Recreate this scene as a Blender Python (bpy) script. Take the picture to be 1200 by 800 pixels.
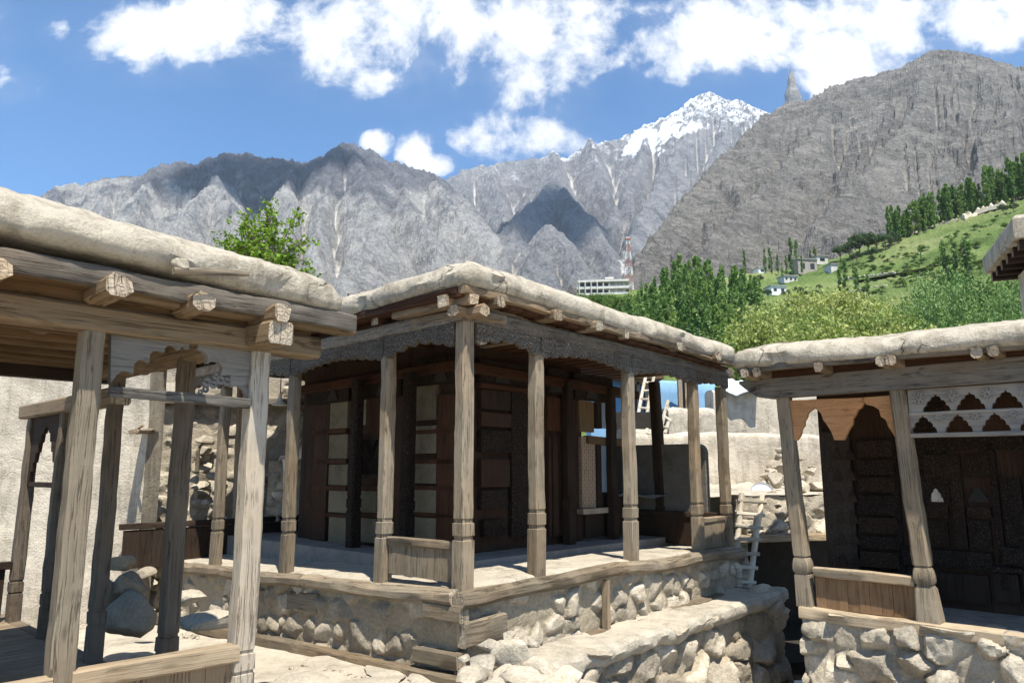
import bpy, math, random
import numpy as np
from mathutils import Vector, Matrix, noise as mnoise

for o in list(bpy.data.objects): bpy.data.objects.remove(o)
SC = bpy.context.scene
COL = SC.collection
R_ = random.Random(7)

# ------------------------------------------------------------------ camera
EYE = 1.6
PITCH = math.radians(9.66)
FPX = 870.0
cam = bpy.data.cameras.new('camera'); camo = bpy.data.objects.new('camera', cam); COL.objects.link(camo)
camo.location = (0, 0, EYE); camo.rotation_euler = (math.pi/2 + PITCH, 0, 0)
cam.sensor_width = 36; cam.lens = FPX/1200*36; cam.clip_start = 0.05; cam.clip_end = 60000
SC.camera = camo

# ------------------------------------------------------------------ sun, sky, exposure
SUN_DIR = Vector((0.16, -0.44, 1.0)).normalized()
sun = bpy.data.lights.new('sun', 'SUN'); sun.energy = 5.0; sun.angle = math.radians(0.53); sun.color = (1.0, 0.94, 0.83)
suno = bpy.data.objects.new('sun', sun); COL.objects.link(suno)
suno.rotation_euler = SUN_DIR.to_track_quat('Z', 'Y').to_euler(); suno.location = (0, 0, 60)
SC.view_settings.view_transform = 'Standard'; SC.view_settings.look = 'None'
SC.view_settings.gamma = 1; SC.view_settings.use_curve_mapping = False
SC.view_settings.exposure = 0.95
SC.cycles.use_denoising = True
SC.cycles.max_bounces = 8; SC.cycles.diffuse_bounces = 5; SC.cycles.glossy_bounces = 2; SC.cycles.transmission_bounces = 4
SC.cycles.transparent_max_bounces = 8
SC.cycles.volume_bounces = 0
SC.cycles.sample_clamp_indirect = 6

class NT:
    def __init__(s, tree): s.t = tree; s.n = tree.nodes; s.l = tree.links
    def __call__(s, typ, ins=None, out=0, **kw):
        nd = s.n.new(typ)
        for k, v in kw.items(): setattr(nd, k, v)
        for k, v in (ins or {}).items():
            sk = nd.inputs[k]
            if isinstance(v, bpy.types.NodeSocket): s.l.new(v, sk)
            else:
                try: sk.default_value = v
                except TypeError: sk.default_value = (v, v, v)
        return nd.outputs[out]
    def math(s, op, a, b=0.0, c=None, clamp=False):
        d = {0: a, 1: b}
        if c is not None: d[2] = c
        return s('ShaderNodeMath', d, operation=op, use_clamp=clamp)
    def vm(s, op, a, b=None, scale=None):
        d = {0: a}
        if b is not None: d[1] = b
        if scale is not None: d['Scale'] = scale
        return s('ShaderNodeVectorMath', d, out=(1 if op in ('LENGTH', 'DOT_PRODUCT', 'DISTANCE') else 0), operation=op)
    def rng(s, v, a, b, c=0.0, d=1.0, smooth=False):
        return s('ShaderNodeMapRange', {0: v, 1: a, 2: b, 3: c, 4: d}, interpolation_type='SMOOTHSTEP' if smooth else 'LINEAR')
    def mix(s, f, a, b, mode='MIX'):
        nd = s.n.new('ShaderNodeMix'); nd.data_type = 'RGBA'; nd.blend_type = mode
        for k, v in ((0, f), (6, a), (7, b)):
            if isinstance(v, bpy.types.NodeSocket): s.l.new(v, nd.inputs[k])
            else: nd.inputs[k].default_value = v if k == 0 or len(v) == 4 else (*v, 1)
        return nd.outputs[2]
    def noise(s, vec, scale, detail=4, rough=0.55, dist=0.0, out=0):
        return s('ShaderNodeTexNoise', {'Vector': vec, 'Scale': scale, 'Detail': detail, 'Roughness': rough, 'Distortion': dist}, out=out)
    def voro(s, vec, scale, feature='F1', out=0, rand=1.0):
        return s('ShaderNodeTexVoronoi', {'Vector': vec, 'Scale': scale, 'Randomness': rand}, feature=feature, out=out)
    def ramp(s, f, stops):
        nd = s.n.new('ShaderNodeValToRGB'); el = nd.color_ramp.elements
        while len(el) < len(stops): el.new(0.5)
        for e, (p, c) in zip(el, stops): e.position = p; e.color = (*c, 1)
        s.l.new(f, nd.inputs[0]); return nd.outputs[0]
    def map(s, vec, scale=(1, 1, 1), rot=(0, 0, 0), loc=(0, 0, 0)):
        return s('ShaderNodeMapping', {'Vector': vec, 'Scale': scale, 'Rotation': rot, 'Location': loc})
    def bump(s, h, strength=0.5, dist=0.01, normal=None):
        d = {'Strength': strength, 'Distance': dist, 'Height': h}
        if normal is not None: d['Normal'] = normal
        return s('ShaderNodeBump', d)

def px_xz(px, py):
    """gnomonic world sky coordinate (x/y, z/y) of a photo pixel"""
    a = (px-600)/FPX; b = (400-py)/FPX
    y = math.cos(PITCH) - b*math.sin(PITCH); z = math.sin(PITCH) + b*math.cos(PITCH)
    return a/y, z/y

W_ = bpy.data.worlds.new('World'); SC.world = W_; W_.use_nodes = True
def make_world():
    t = W_.node_tree; t.nodes.clear(); n = NT(t)
    sky = n('ShaderNodeTexSky', sky_type='NISHITA', sun_disc=False, sun_elevation=math.asin(SUN_DIR.z),
            sun_rotation=math.atan2(SUN_DIR.x, SUN_DIR.y), altitude=2400, air_density=0.75, dust_density=0.1, ozone_density=2.6)
    skyc = n.mix(1.0, sky, (0.64, 1.22, 1.46), 'MULTIPLY')
    d = n('ShaderNodeTexCoord', out=0)
    sx = n('ShaderNodeSeparateXYZ', {0: d}); s = t.nodes[-1]
    X, Y, Z = s.outputs
    yc = n.math('MAXIMUM', n.math('ABSOLUTE', Y), 0.05)
    gx = n.math('DIVIDE', X, yc); gz = n.math('DIVIDE', Z, yc)
    p = n('ShaderNodeCombineXYZ', {0: gx, 1: gz, 2: n.math('MULTIPLY', Y, 0.02)})
    w1 = n.noise(p, 3.2, 3, 0.5, out=1)
    p2 = n.vm('ADD', p, n.vm('SCALE', n.vm('SUBTRACT', w1, (0.5, 0.5, 0.5)), scale=0.11))
    fb = n.noise(p2, 7.5, 9, 0.62)
    fine = n.noise(p2, 22.0, 6, 0.6)
    blobs = [ # px, py, rx, ry, weight
        (205, 40, 85, 40, 1.0), (270, 20, 60, 50, .9), (240, 55, 30, 26, .7),
        (455, 30, 120, 62, 1.1), (395, 35, 55, 45, .8), (500, 20, 70, 45, .9), (450, 82, 55, 26, .8),
        (630, 55, 55, 75, .95), (680, 30, 60, 45, .9), (650, 115, 35, 30, .55), (615, 160, 75, 28, .75), (600, 20, 50, 30, .7),
        (560, 150, 30, 14, .35), (670, 165, 40, 20, .55),
        (850, 40, 95, 38, 1.0), (810, 60, 65, 32, .75), (930, 15, 90, 25, .9), (780, 25, 60, 30, .7), (860, 75, 40, 20, .5),
        (1000, 75, 60, 40, 1.0), (1050, 40, 60, 40, 1.0), (1140, 35, 60, 32, 1.0), (1080, 15, 50, 22, .9), (975, 95, 30, 20, .8),
        (66, 36, 16, 14, .55), (12, 100, 26, 18, .5), (40, 102, 16, 12, .4), (5, 80, 14, 14, .45),
        (488, 178, 20, 18, 1.0), (442, 168, 16, 13, .9), (505, 192, 22, 12, .9), (1250, 20, 80, 40, 1.0), (-80, 30, 70, 40, .8),
        (150, -90, 170, 60, 1.), (700, -110, 260, 60, 1.), (400, -140, 160, 60, 1.), (1200, -120, 160, 60, 1.)]
    acc = None
    for bx, by, rx, ry, w in blobs:
        cx, cz = px_xz(bx, by); ax = rx/FPX*1.05; az = ry/FPX*1.14
        q = n.vm('MULTIPLY', n.vm('SUBTRACT', p, (cx, cz, 0)), (1/ax, 1/az, 0))
        v = n.math('MULTIPLY', n.rng(n.vm('LENGTH', q), 0.1, 2.1, 1.0, 0.0, True), w)
        acc = v if acc is None else n.math('MAXIMUM', acc, v)
    f = n.math('ADD', acc, n.math('MULTIPLY', n.math('SUBTRACT', fb, 0.5), 3.0))
    f = n.math('ADD', f, n.math('MULTIPLY', n.math('SUBTRACT', fine, 0.5), 0.9))
    f = n.math('MULTIPLY', f, n.rng(acc, 0.03, 0.3))
    dens = n.rng(f, 0.3, 0.95, 0, 1, True)
    body = n.rng(f, 0.5, 1.3, 0, 1, True)
    shade = n.rng(n.noise(p2, 9.0, 5, 0.6), 0.35, 0.65)
    cc = n.mix(n.math('MULTIPLY', shade, n.math('MULTIPLY', body, 0.55)), (6.6, 6.65, 6.7), (5.2, 5.4, 5.65))
    veil = n.math('MULTIPLY', n.rng(acc, 0.05, 0.8, 0, 0.16), n.rng(fine, 0.3, 0.7))
    a = n.math('MAXIMUM', n.math('MULTIPLY', dens, 0.97), veil)
    a = n.math('MULTIPLY', a, n.rng(Z, 0.0, 0.1))
    col = n.mix(a, skyc, cc)
    bg = n('ShaderNodeBackground', {'Color': col, 'Strength': 0.1})
    out = t.nodes.new('ShaderNodeOutputWorld'); t.links.new(bg, out.inputs['Surface'])
make_world()

# ------------------------------------------------------------------ coordinates
def ray(px, py):
    a = (px-600)/FPX; b = (400-py)/FPX
    return Vector((a, math.cos(PITCH) - b*math.sin(PITCH), math.sin(PITCH) + b*math.cos(PITCH)))
def at(px, py, Y):
    """world point seen at a photo pixel, Y metres ahead"""
    r = ray(px, py); r = r*(Y/r.y); return Vector((r.x, r.y, r.z + EYE))
CX, CY = -0.39, 6.10
U = Vector((0.6816, 0.7317, 0)); V = Vector((-0.7317, 0.6816, 0)); UP = Vector((0, 0, 1))
def P(u, v, z): return Vector((CX, CY, 0)) + U*u + V*v + UP*z
def uv_of(p): q = p - Vector((CX, CY, 0)); return q.dot(U), q.dot(V)
def onU(px, py, u0):
    """(v, z) where the sight line meets the vertical plane u = u0"""
    r = ray(px, py); o = Vector((-CX, -CY, 0)); t = (u0 - o.dot(U))/r.dot(U); q = r*t
    return o.dot(V) + q.dot(V), EYE + q.z
def onV(px, py, v0):
    r = ray(px, py); o = Vector((-CX, -CY, 0)); t = (v0 - o.dot(V))/r.dot(V); q = r*t
    return o.dot(U) + q.dot(U), EYE + q.z

# ------------------------------------------------------------------ numpy noise
class VN:
    def __init__(s, seed): s.t = np.random.default_rng(seed).random((256, 256))
    def __call__(s, x, y):
        xi = np.floor(x).astype(int); yi = np.floor(y).astype(int); fx = x-xi; fy = y-yi
        fx = fx*fx*fx*(fx*(fx*6-15)+10); fy = fy*fy*fy*(fy*(fy*6-15)+10)
        t = s.t; a = xi & 255; b = yi & 255; a1 = (xi+1) & 255; b1 = (yi+1) & 255
        return (t[a, b]*(1-fx)+t[a1, b]*fx)*(1-fy) + (t[a, b1]*(1-fx)+t[a1, b1]*fx)*fy
def fbm(x, y, seed, oct=5, gain=0.5, ridged=False):
    s = 0; a = 1; tot = 0
    for k in range(oct):
        v = VN(seed+k)(x*2**k+k*17.3, y*2**k+k*9.1)
        if ridged: v = 1-np.abs(2*v-1)
        s = s+a*v; tot += a; a *= gain
    return s/tot

# ------------------------------------------------------------------ mesh builder
WL = {}     # object -> world location (no rotations on parents)
def place(o, loc, parent=None):
    loc = Vector(loc); WL[o.name] = loc
    if parent is not None:
        o.parent = parent; o.location = loc - WL[parent.name]
    else: o.location = loc
def thing(name, label, cat, loc, group=None):
    o = bpy.data.objects.new(name, None); COL.objects.link(o); o.empty_display_size = 0.2
    place(o, loc); tag(o, label, cat, group); return o
def tag(o, label=None, cat=None, group=None, kind=None):
    if label: o['label'] = label
    if cat: o['category'] = cat
    if group: o['group'] = group
    if kind: o['kind'] = kind
    return o
class MB:
    def __init__(s, tint=1.0): s.v = []; s.f = []; s.uv = []; s.mi = []; s.tn = []; s.tint = (tint, 0.0)
    def add(s, vs, fs, uvs=None, mi=0, tint=None):
        b = len(s.v); s.v += [tuple(p) for p in vs]
        tn = tint if tint is not None else s.tint
        if isinstance(tn, list): s.tn += tn
        else: s.tn += [tn if isinstance(tn, tuple) else (tn, 0.0)]*len(vs)
        for k, f in enumerate(fs):
            s.f.append([b+i for i in f]); s.mi.append(mi if not isinstance(mi, list) else mi[k])
            if uvs is None: s.uv.append([(vs[i][0]+vs[i][1]*.7, vs[i][2]) for i in f])
            else: s.uv.append(uvs[k])
    def build(s, name, mats, parent=None, loc=None, smooth=None, label=None):
        me = bpy.data.meshes.new(name)
        if loc is None:
            if parent is not None: loc = WL[parent.name]
            else:
                a = np.array(s.v); loc = ((a[:, 0].min()+a[:, 0].max())/2, (a[:, 1].min()+a[:, 1].max())/2, a[:, 2].min())
        loc = Vector(loc)
        me.from_pydata([(p[0]-loc.x, p[1]-loc.y, p[2]-loc.z) for p in s.v], [], s.f)
        ul = me.uv_layers.new(name='UVMap'); fl = []
        for u in s.uv:
            for c in u: fl += [c[0], c[1]]
        ul.data.foreach_set('uv', fl)
        ca = me.color_attributes.new('tint', 'FLOAT_COLOR', 'POINT'); fl = []
        for a, b in s.tn: fl += [a, b, 0, 1]
        ca.data.foreach_set('color', fl)
        if not isinstance(mats, (list, tuple)): mats = [mats]
        for m in mats: me.materials.append(m)
        me.polygons.foreach_set('material_index', s.mi)
        if smooth is not None:
            me.polygons.foreach_set('use_smooth', [True]*len(me.polygons))
            if smooth < 170: me.set_sharp_from_angle(angle=math.radians(smooth))
        me.update()
        o = bpy.data.objects.new(name, me); COL.objects.link(o); place(o, loc, parent)
        if label: o['label'] = label
        return o
    # ---- shapes
    def loft(s, rings, cap=True, mi=0, mi_cap=None, uoff=None, tint=None, ucoord=None, closed=True):
        """rings: list of lists of Vector (same count)"""
        n = len(rings[0]); vs = [p for r in rings for p in r]; fs = []; uvs = []; uo = R_.random()*50 if uoff is None else uoff; vo = R_.random()*50
        per = [0]
        for i in range(n): per.append(per[-1] + (rings[0][(i+1) % n]-rings[0][i]).length)
        L = 0.0
        for k in range(len(rings)-1):
            d = (rings[k+1][0]-rings[k][0]).length
            for i in range(n if closed else n-1):
                j = (i+1) % n
                fs.append([k*n+i, k*n+j, (k+1)*n+j, (k+1)*n+i])
                uvs.append([(uo+L, vo+per[i]), (uo+L, vo+per[i+1]), (uo+L+d, vo+per[i+1]), (uo+L+d, vo+per[i])])
            L += d
        mis = [mi]*len(fs)
        if cap:
            for ring, rev in ((0, True), (len(rings)-1, False)):
                idx = [ring*n+i for i in range(n)]
                if rev: idx = idx[::-1]
                fs.append(idx); c = sum((vs[i] for i in idx), Vector())/n
                a = (vs[idx[1]]-vs[idx[0]]).normalized(); nn = (vs[idx[1]]-vs[idx[0]]).cross(vs[idx[2]]-vs[idx[1]]); b = nn.cross(a).normalized() if nn.length > 1e-9 else Vector((0, 0, 1))
                uvs.append([((vs[i]-c).dot(a)+uo, (vs[i]-c).dot(b)+vo) for i in idx]); mis.append(mi if mi_cap is None else mi_cap)
        s.add(vs, fs, uvs, mis, tint)
    def beam(s, p0, p1, w, h, up=UP, seg=0.14, jit=0.004, cham=0.12, taper=1.0, sag=0.0, mi=0, mi_cap=None, tint=None, warp=0.006, ragged=0.0):
        """weathered squared timber from p0 to p1 (centre line), w across, h along up"""
        p0 = Vector(p0); p1 = Vector(p1); d = p1-p0; L = d.length; d = d/L; up = Vector(up)
        side = d.cross(up).normalized(); upv = side.cross(d).normalized()
        n = max(2, int(L/seg)+1); c = min(w, h)*cham; sd = R_.random()*100
        if tint is None: tint = R_.uniform(.7, 1.2)
        base = [(-w/2+c, -h/2), (w/2-c, -h/2), (w/2, -h/2+c), (w/2, h/2-c), (w/2-c, h/2), (-w/2+c, h/2), (-w/2, h/2-c), (-w/2, -h/2+c)]
        rings = []
        for k in range(n+1):
            t = k/n; q = p0+d*(L*t); k1 = 1+(taper-1)*t
            wx = (mnoise.noise((sd+t*L*.9, 0, 0)))*warp; wz = mnoise.noise((sd+t*L*.9, 7, 0))*warp - sag*4*t*(1-t)
            ring = []
            for i, (a, b) in enumerate(base):
                ja = mnoise.noise((sd+t*L*4, i*3.1, 0))*jit; jb = mnoise.noise((sd+t*L*4, i*3.1, 9))*jit
                rag = d*(R_.uniform(-ragged, ragged)) if (k in (0, n) and ragged) else Vector()
                ring.append(q+side*(a*k1+ja+wx)+upv*(b*k1+jb+wz)+rag)
            rings.append(ring)
        s.loft(rings, True, mi, mi_cap, tint=tint)
    def box(s, c, sx, sy, sz, ax=U, ay=V, az=UP, cham=0.0, mi=0, tint=None):
        """box centred at c; sx along ax ..."""
        c = Vector(c); p0 = c-az*(sz/2); p1 = c+az*(sz/2)
        a = sx/2; b = sy/2; k = cham
        pts = [(-a, -b), (a, -b), (a, b), (-a, b)] if k <= 0 else [(-a+k, -b), (a-k, -b), (a, -b+k), (a, b-k), (a-k, b), (-a+k, b), (-a, b-k), (-a, -b+k)]
        s.loft([[q+ax*x+ay*y for x, y in pts] for q in (p0, p1)], True, mi, tint=tint if tint is not None else R_.uniform(.9, 1.1))
    def board(s, pts, o, ax, ay, thick, mi=0, tint=None, uscale=1.0):
        """flat outline pts (x,y) in the plane (ax,ay) at o, extruded by thick along ax x ay"""
        o = Vector(o); nrm = ax.cross(ay).normalized(); n = len(pts)
        area = sum(pts[i][0]*pts[(i+1) % n][1]-pts[(i+1) % n][0]*pts[i][1] for i in range(n))
        if area < 0: pts = pts[::-1]
        f = [o+ax*x+ay*y+nrm*thick/2 for x, y in pts]; b = [o+ax*x+ay*y-nrm*thick/2 for x, y in pts]
        uo = R_.random()*30; fs = [list(range(n)), list(range(2*n-1, n-1, -1))]
        uvs = [[(uo+pts[i][0], pts[i][1]) for i in range(n)], [(uo+pts[i][0], pts[i][1]) for i in range(n-1, -1, -1)]]
        for i in range(n):
            j = (i+1) % n; fs.append([i, n+i, n+j, j]); d = math.hypot(pts[j][0]-pts[i][0], pts[j][1]-pts[i][1])
            uvs.append([(uo, 0), (uo, thick), (uo+d, thick), (uo+d, 0)])
        s.add(f+b, fs, uvs, mi, tint if tint is not None else R_.uniform(.9, 1.1))
    def tube(s, pts, r, n=8, mi=0, tint=None):
        pts = [Vector(p) for p in pts]; rs = r if isinstance(r, (list, tuple)) else [r]*len(pts); rings = []
        for k, p in enumerate(pts):
            d = (pts[min(k+1, len(pts)-1)]-pts[max(k-1, 0)]).normalized()
            a = d.cross(UP) if abs(d.z) < .95 else d.cross(Vector((1, 0, 0))); a.normalize(); b = a.cross(d)
            rings.append([p+(a*math.cos(2*math.pi*i/n)+b*math.sin(2*math.pi*i/n))*rs[k] for i in range(n)][::-1])
        s.loft(rings, True, mi, tint=tint)
    def grid(s, pts, tint=None, uv=None, mi=0):
        """pts: numpy (a,b,3)"""
        a, b, _ = pts.shape; vs = [Vector(p) for p in pts.reshape(-1, 3).tolist()]
        fs = [[i*b+j, (i+1)*b+j, (i+1)*b+j+1, i*b+j+1] for i in range(a-1) for j in range(b-1)]
        uvs = None
        if uv is not None: q = uv.reshape(-1, 2).tolist(); uvs = [[tuple(q[i]) for i in f] for f in fs]
        s.add(vs, fs, uvs, mi, tint)

def big_mesh(name, verts, quads, mats, attr=None, loc=(0, 0, 0), smooth=True):
    me = bpy.data.meshes.new(name); nv = len(verts); nf = len(quads)
    me.vertices.add(nv); me.vertices.foreach_set('co', (verts-np.array(loc)).astype(np.float32).ravel())
    me.loops.add(nf*4); me.loops.foreach_set('vertex_index', quads.astype(np.int32).ravel())
    me.polygons.add(nf); me.polygons.foreach_set('loop_start', np.arange(0, nf*4, 4, dtype=np.int32))
    me.update(calc_edges=True)
    me.polygons.foreach_set('use_smooth', np.full(nf, smooth))
    if attr is not None:
        ca = me.color_attributes.new('tint', 'FLOAT_COLOR', 'POINT'); ca.data.foreach_set('color', attr.astype(np.float32).ravel())
    for m in (mats if isinstance(mats, list) else [mats]): me.materials.append(m)
    me.validate(); me.update()
    o = bpy.data.objects.new(name, me); COL.objects.link(o); place(o, loc); return o
def grid_quads(a, b):
    i, j = np.meshgrid(np.arange(a-1), np.arange(b-1), indexing='ij'); k = (i*b+j).ravel()
    return np.stack([k, k+b, k+b+1, k+1], 1)

# ------------------------------------------------------------------ materials
def mat(name):
    m = bpy.data.materials.new(name); m.use_nodes = True; m.node_tree.nodes.clear(); n = NT(m.node_tree)
    def fin(color, rough=0.9, normal=None, spec=0.2, **kw):
        b = n.n.new('ShaderNodeBsdfPrincipled')
        for k, v in (('Base Color', color), ('Roughness', rough), ('Normal', normal), ('Specular IOR Level', spec), *kw.items()):
            if v is None: continue
            if isinstance(v, bpy.types.NodeSocket): n.l.new(v, b.inputs[k])
            else: b.inputs[k].default_value = (*v, 1) if isinstance(v, tuple) and len(v) == 3 else v
        o = n.n.new('ShaderNodeOutputMaterial'); n.l.new(b.outputs[0], o.inputs[0]); return m
    return n, fin
def tint_of(n):
    a = n('ShaderNodeAttribute', attribute_name='tint'); s = n('ShaderNodeSeparateColor', {0: a}); return n.n[-1].outputs[0], n.n[-1].outputs[1]

def wood(name, dark, mid, light, crack=0.5, rough=0.85, carve=0.0, bump=0.6, stain=None, carve_scale=26.0):
    n, fin = mat(name); uv = n('ShaderNodeTexCoord', out=2); ob = n('ShaderNodeTexCoord', out=3)
    wob = n.noise(uv, 2.2, 3, 0.5, out=1)
    uvw = n.vm('ADD', uv, n.vm('SCALE', n.vm('SUBTRACT', wob, (0.5, 0.5, 0.5)), scale=0.03))
    g = n.noise(n.map(uvw, (3.5, 120, 1)), 1.0, 8, 0.7)
    g2 = n.noise(n.map(uvw, (1.3, 34, 1)), 1.0, 6, 0.62)
    patch = n.noise(ob, 2.6, 6, 0.62)
    v = n.math('ADD', n.math('MULTIPLY', g, 0.55), n.math('ADD', n.math('MULTIPLY', g2, 0.3), n.math('MULTIPLY', patch, 0.45)))
    c = n.ramp(v, [(0.36, dark), (0.58, mid), (0.86, light)])
    c = n.mix(n.rng(n.noise(ob, 1.3, 5, .6), .45, .62, 0, .4), c, n.mix(.5, light, mid))
    cr = n.noise(n.map(uvw, (0.9, 26, 1)), 1.0, 7, 0.6, 0.5)
    crk = n.rng(n.math('ABSOLUTE', n.math('SUBTRACT', cr, 0.5)), 0.0, 0.017, 0.0, 1.0)
    crm = n.rng(n.noise(ob, 4.5, 4), 0.4, 0.52)
    crk = n.math('MAXIMUM', crk, n.math('SUBTRACT', 1.0, n.math('MULTIPLY', crm, crack)))
    c = n.mix(n.rng(crk, 0, 1, 0.62, 0), c, tuple(x*0.35 for x in dark))
    if stain:
        st = n.rng(n.noise(n.map(uvw, (1.4, 7, 1)), 1.0, 6, 0.65, 1.2), 0.56, 0.62)
        c = n.mix(n.math('MULTIPLY', st, 0.85), c, stain)
    t, _ = tint_of(n)
    wm = n.noise(ob, 0.8, 3, .5)
    c = n.mix(n.rng(wm, .4, .65, 0, .55), c, n.mix(1.0, c, (1.18, .95, .72), 'MULTIPLY'))
    knot = n.rng(n.voro(n.map(uvw, (2.6, 9, 1)), 1.0), .05, .16, .6, 0)
    c = n.mix(n.math('MULTIPLY', knot, .8), c, tuple(x*.5 for x in dark))
    c = n.mix(1.0, c, n('ShaderNodeCombineColor', {0: t, 1: t, 2: t}), 'MULTIPLY')
    h = n.math('ADD', n.math('MULTIPLY', g, 0.5), n.math('ADD', n.math('MULTIPLY', crk, 0.7), n.math('MULTIPLY', n.noise(ob, 14, 5), 0.4)))
    nor = n.bump(h, min(1, bump*1.2), 0.014)
    if carve:
        vv = n.vm('ADD', uv, n.vm('SCALE', n.noise(uv, 9, 2, out=1), scale=0.05))
        e = n.rng(n.voro(vv, carve_scale, 'DISTANCE_TO_EDGE'), 0.02, 0.16, 0, 1, True)
        ring = n.math('SINE', n.math('MULTIPLY', n.voro(vv, carve_scale*.55), 22.0))
        e2 = n.math('MULTIPLY', e, n.rng(ring, -0.6, 0.2, 0.35, 1.0, True))
        c = n.mix(n.rng(e2, 0.0, 0.6, 0.75*min(1, carve), 0.0), c, tuple(x*0.22 for x in dark))
        nor = n.bump(e2, 1.0, 0.02*carve, nor)
    return fin(c, rough, nor, 0.15)

def mudmat(name, base, crack=1.0, stain=0.35, scale=1.0, lum=1.0, streak=0.0):
    n, fin = mat(name); ob = n('ShaderNodeTexCoord', out=3)
    big = n.noise(ob, 0.9*scale, 6, 0.6); med = n.noise(ob, 5.5*scale, 7, 0.68); fine = n.noise(ob, 46*scale, 6, 0.7)
    straw = n.noise(n.map(ob, (30, 30, 95)), 1.2*scale, 2, 0.5, 1.4)
    v = n.math('ADD', n.math('MULTIPLY', big, 0.35), n.math('ADD', n.math('MULTIPLY', med, 0.4), n.math('MULTIPLY', fine, 0.25)))
    b = tuple(x*lum for x in base)
    c = n.ramp(v, [(0.37, tuple(x*0.55 for x in b)), (0.5, b), (0.64, tuple(min(.8, x*1.2) for x in b))])
    c = n.mix(n.math('MULTIPLY', n.rng(n.noise(ob, 1.7*scale, 6, .7, .6), 0.52, 0.66), stain), c, (b[0]*.5, b[1]*.47, b[2]*.42))
    c = n.mix(n.rng(straw, 0.6, 0.72, 0, 0.35), c, tuple(min(.85, x*1.35) for x in b))
    if streak:
        stv = n.noise(n.map(ob, (8, 8, 1.1)), 1.0, 6, .65)
        c = n.mix(n.math('MULTIPLY', n.rng(stv, .5, .62), streak), c, (b[0]*.42, b[1]*.4, b[2]*.37))
        clod = n.rng(n.voro(ob, 19*scale), .12, .2, 1, 0); c = n.mix(n.math('MULTIPLY', clod, n.math('MULTIPLY', n.rng(big, .45, .6), .6)), c, (b[0]*.5, b[1]*.47, b[2]*.43))
    wv = n.vm('ADD', ob, n.vm('SCALE', n.noise(ob, 2.4, 5, out=1), scale=0.55))
    ed = n.voro(wv, 1.25*scale, 'DISTANCE_TO_EDGE')
    ck = n.rng(ed, 0.0, 0.012, 1, 0)
    ck = n.math('MULTIPLY', ck, n.rng(n.noise(ob, 1.1, 3), 0.5, 0.6, 0, crack))
    c = n.mix(n.math('MULTIPLY', ck, 0.8), c, (b[0]*.25, b[1]*.22, b[2]*.18))
    t, _ = tint_of(n); c = n.mix(1.0, c, n('ShaderNodeCombineColor', {0: t, 1: t, 2: t}), 'MULTIPLY')
    h = n.math('SUBTRACT', n.math('ADD', n.math('MULTIPLY', med, 1.0), n.math('MULTIPLY', fine, 0.45)), n.math('MULTIPLY', ck, 0.7))
    return fin(c, 0.95, n.bump(h, 0.95, 0.035), 0.1)

def stonemat(name, a, b, mud, lum=1.0):
    n, fin = mat(name); ob = n('ShaderNodeTexCoord', out=3); t, m = tint_of(n)
    big = n.noise(ob, 3.0, 6, 0.6); fine = n.noise(ob, 38, 8, 0.72); sp = n.noise(ob, 120, 3, 0.6)
    v = n.math('ADD', n.math('MULTIPLY', big, 0.5), n.math('MULTIPLY', fine, 0.5))
    c = n.ramp(v, [(0.36, tuple(x*.6 for x in a)), (0.5, a), (0.62, b)])
    c = n.mix(n.rng(sp, 0.62, 0.7, 0, 0.4), c, tuple(x*.45 for x in a))
    c = n.mix(1.0, c, n('ShaderNodeCombineColor', {0: t, 1: n.math('MULTIPLY', t, 0.99), 2: n.math('MULTIPLY', t, 0.97)}), 'MULTIPLY')
    dust = n.rng(n.math('ADD', m, n.math('MULTIPLY', n.math('SUBTRACT', big, .5), 0.8)), 0.3, 0.6)
    mc = n.ramp(n.math('ADD', n.math('MULTIPLY', fine, .6), n.math('MULTIPLY', big, .4)), [(0.35, tuple(x*.62 for x in mud)), (0.62, tuple(x*1.12 for x in mud))])
    c = n.mix(dust, c, mc)
    h = n.math('ADD', n.math('MULTIPLY', fine, 0.8), n.math('ADD', n.math('MULTIPLY', n.noise(ob, 11, 6, .65), 1.0), n.math('MULTIPLY', sp, .15)))
    return fin(c, 0.92, n.bump(h, 0.8, 0.03), 0.15)

def plain(name, c, rough=0.8, var=0.25, scale=8.0, metal=0.0, bump=0.2, spec=0.3):
    n, fin = mat(name); ob = n('ShaderNodeTexCoord', out=3); v = n.noise(ob, scale, 6, 0.65); t, _ = tint_of(n)
    col = n.ramp(v, [(0.3, tuple(x*(1-var) for x in c)), (0.7, tuple(min(.9, x*(1+var)) for x in c))])
    return fin(col, rough, n.bump(v, bump, 0.01), spec, Metallic=metal)

M = {}
M['post'] = wood('weathered_post_wood', (0.094, 0.076, 0.054), (0.187, 0.155, 0.112), (0.303, 0.256, 0.191), 0.9)
M['grey'] = wood('grey_weathered_wood', (0.065, 0.058, 0.050), (0.144, 0.130, 0.112), (0.230, 0.212, 0.184), 0.9, stain=(.05, .04, .035))
M['beam'] = wood('beam_wood', (0.095, 0.071, 0.048), (0.190, 0.146, 0.099), (0.272, 0.218, 0.153), 0.8)
M['warm'] = wood('warm_wood', (0.066, 0.038, 0.019), (0.130, 0.082, 0.043), (0.196, 0.136, 0.076), 0.6)
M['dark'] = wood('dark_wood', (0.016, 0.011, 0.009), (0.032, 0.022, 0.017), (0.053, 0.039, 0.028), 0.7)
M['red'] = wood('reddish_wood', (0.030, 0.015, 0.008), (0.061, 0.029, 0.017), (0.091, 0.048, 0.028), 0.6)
M['rail'] = wood('pale_rail_wood', (0.187, 0.140, 0.085), (0.323, 0.255, 0.170), (0.442, 0.365, 0.264), 0.7)
M['plank'] = wood('plank_wood', (0.120, 0.083, 0.053), (0.225, 0.165, 0.105), (0.300, 0.232, 0.158), 0.7)
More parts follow.
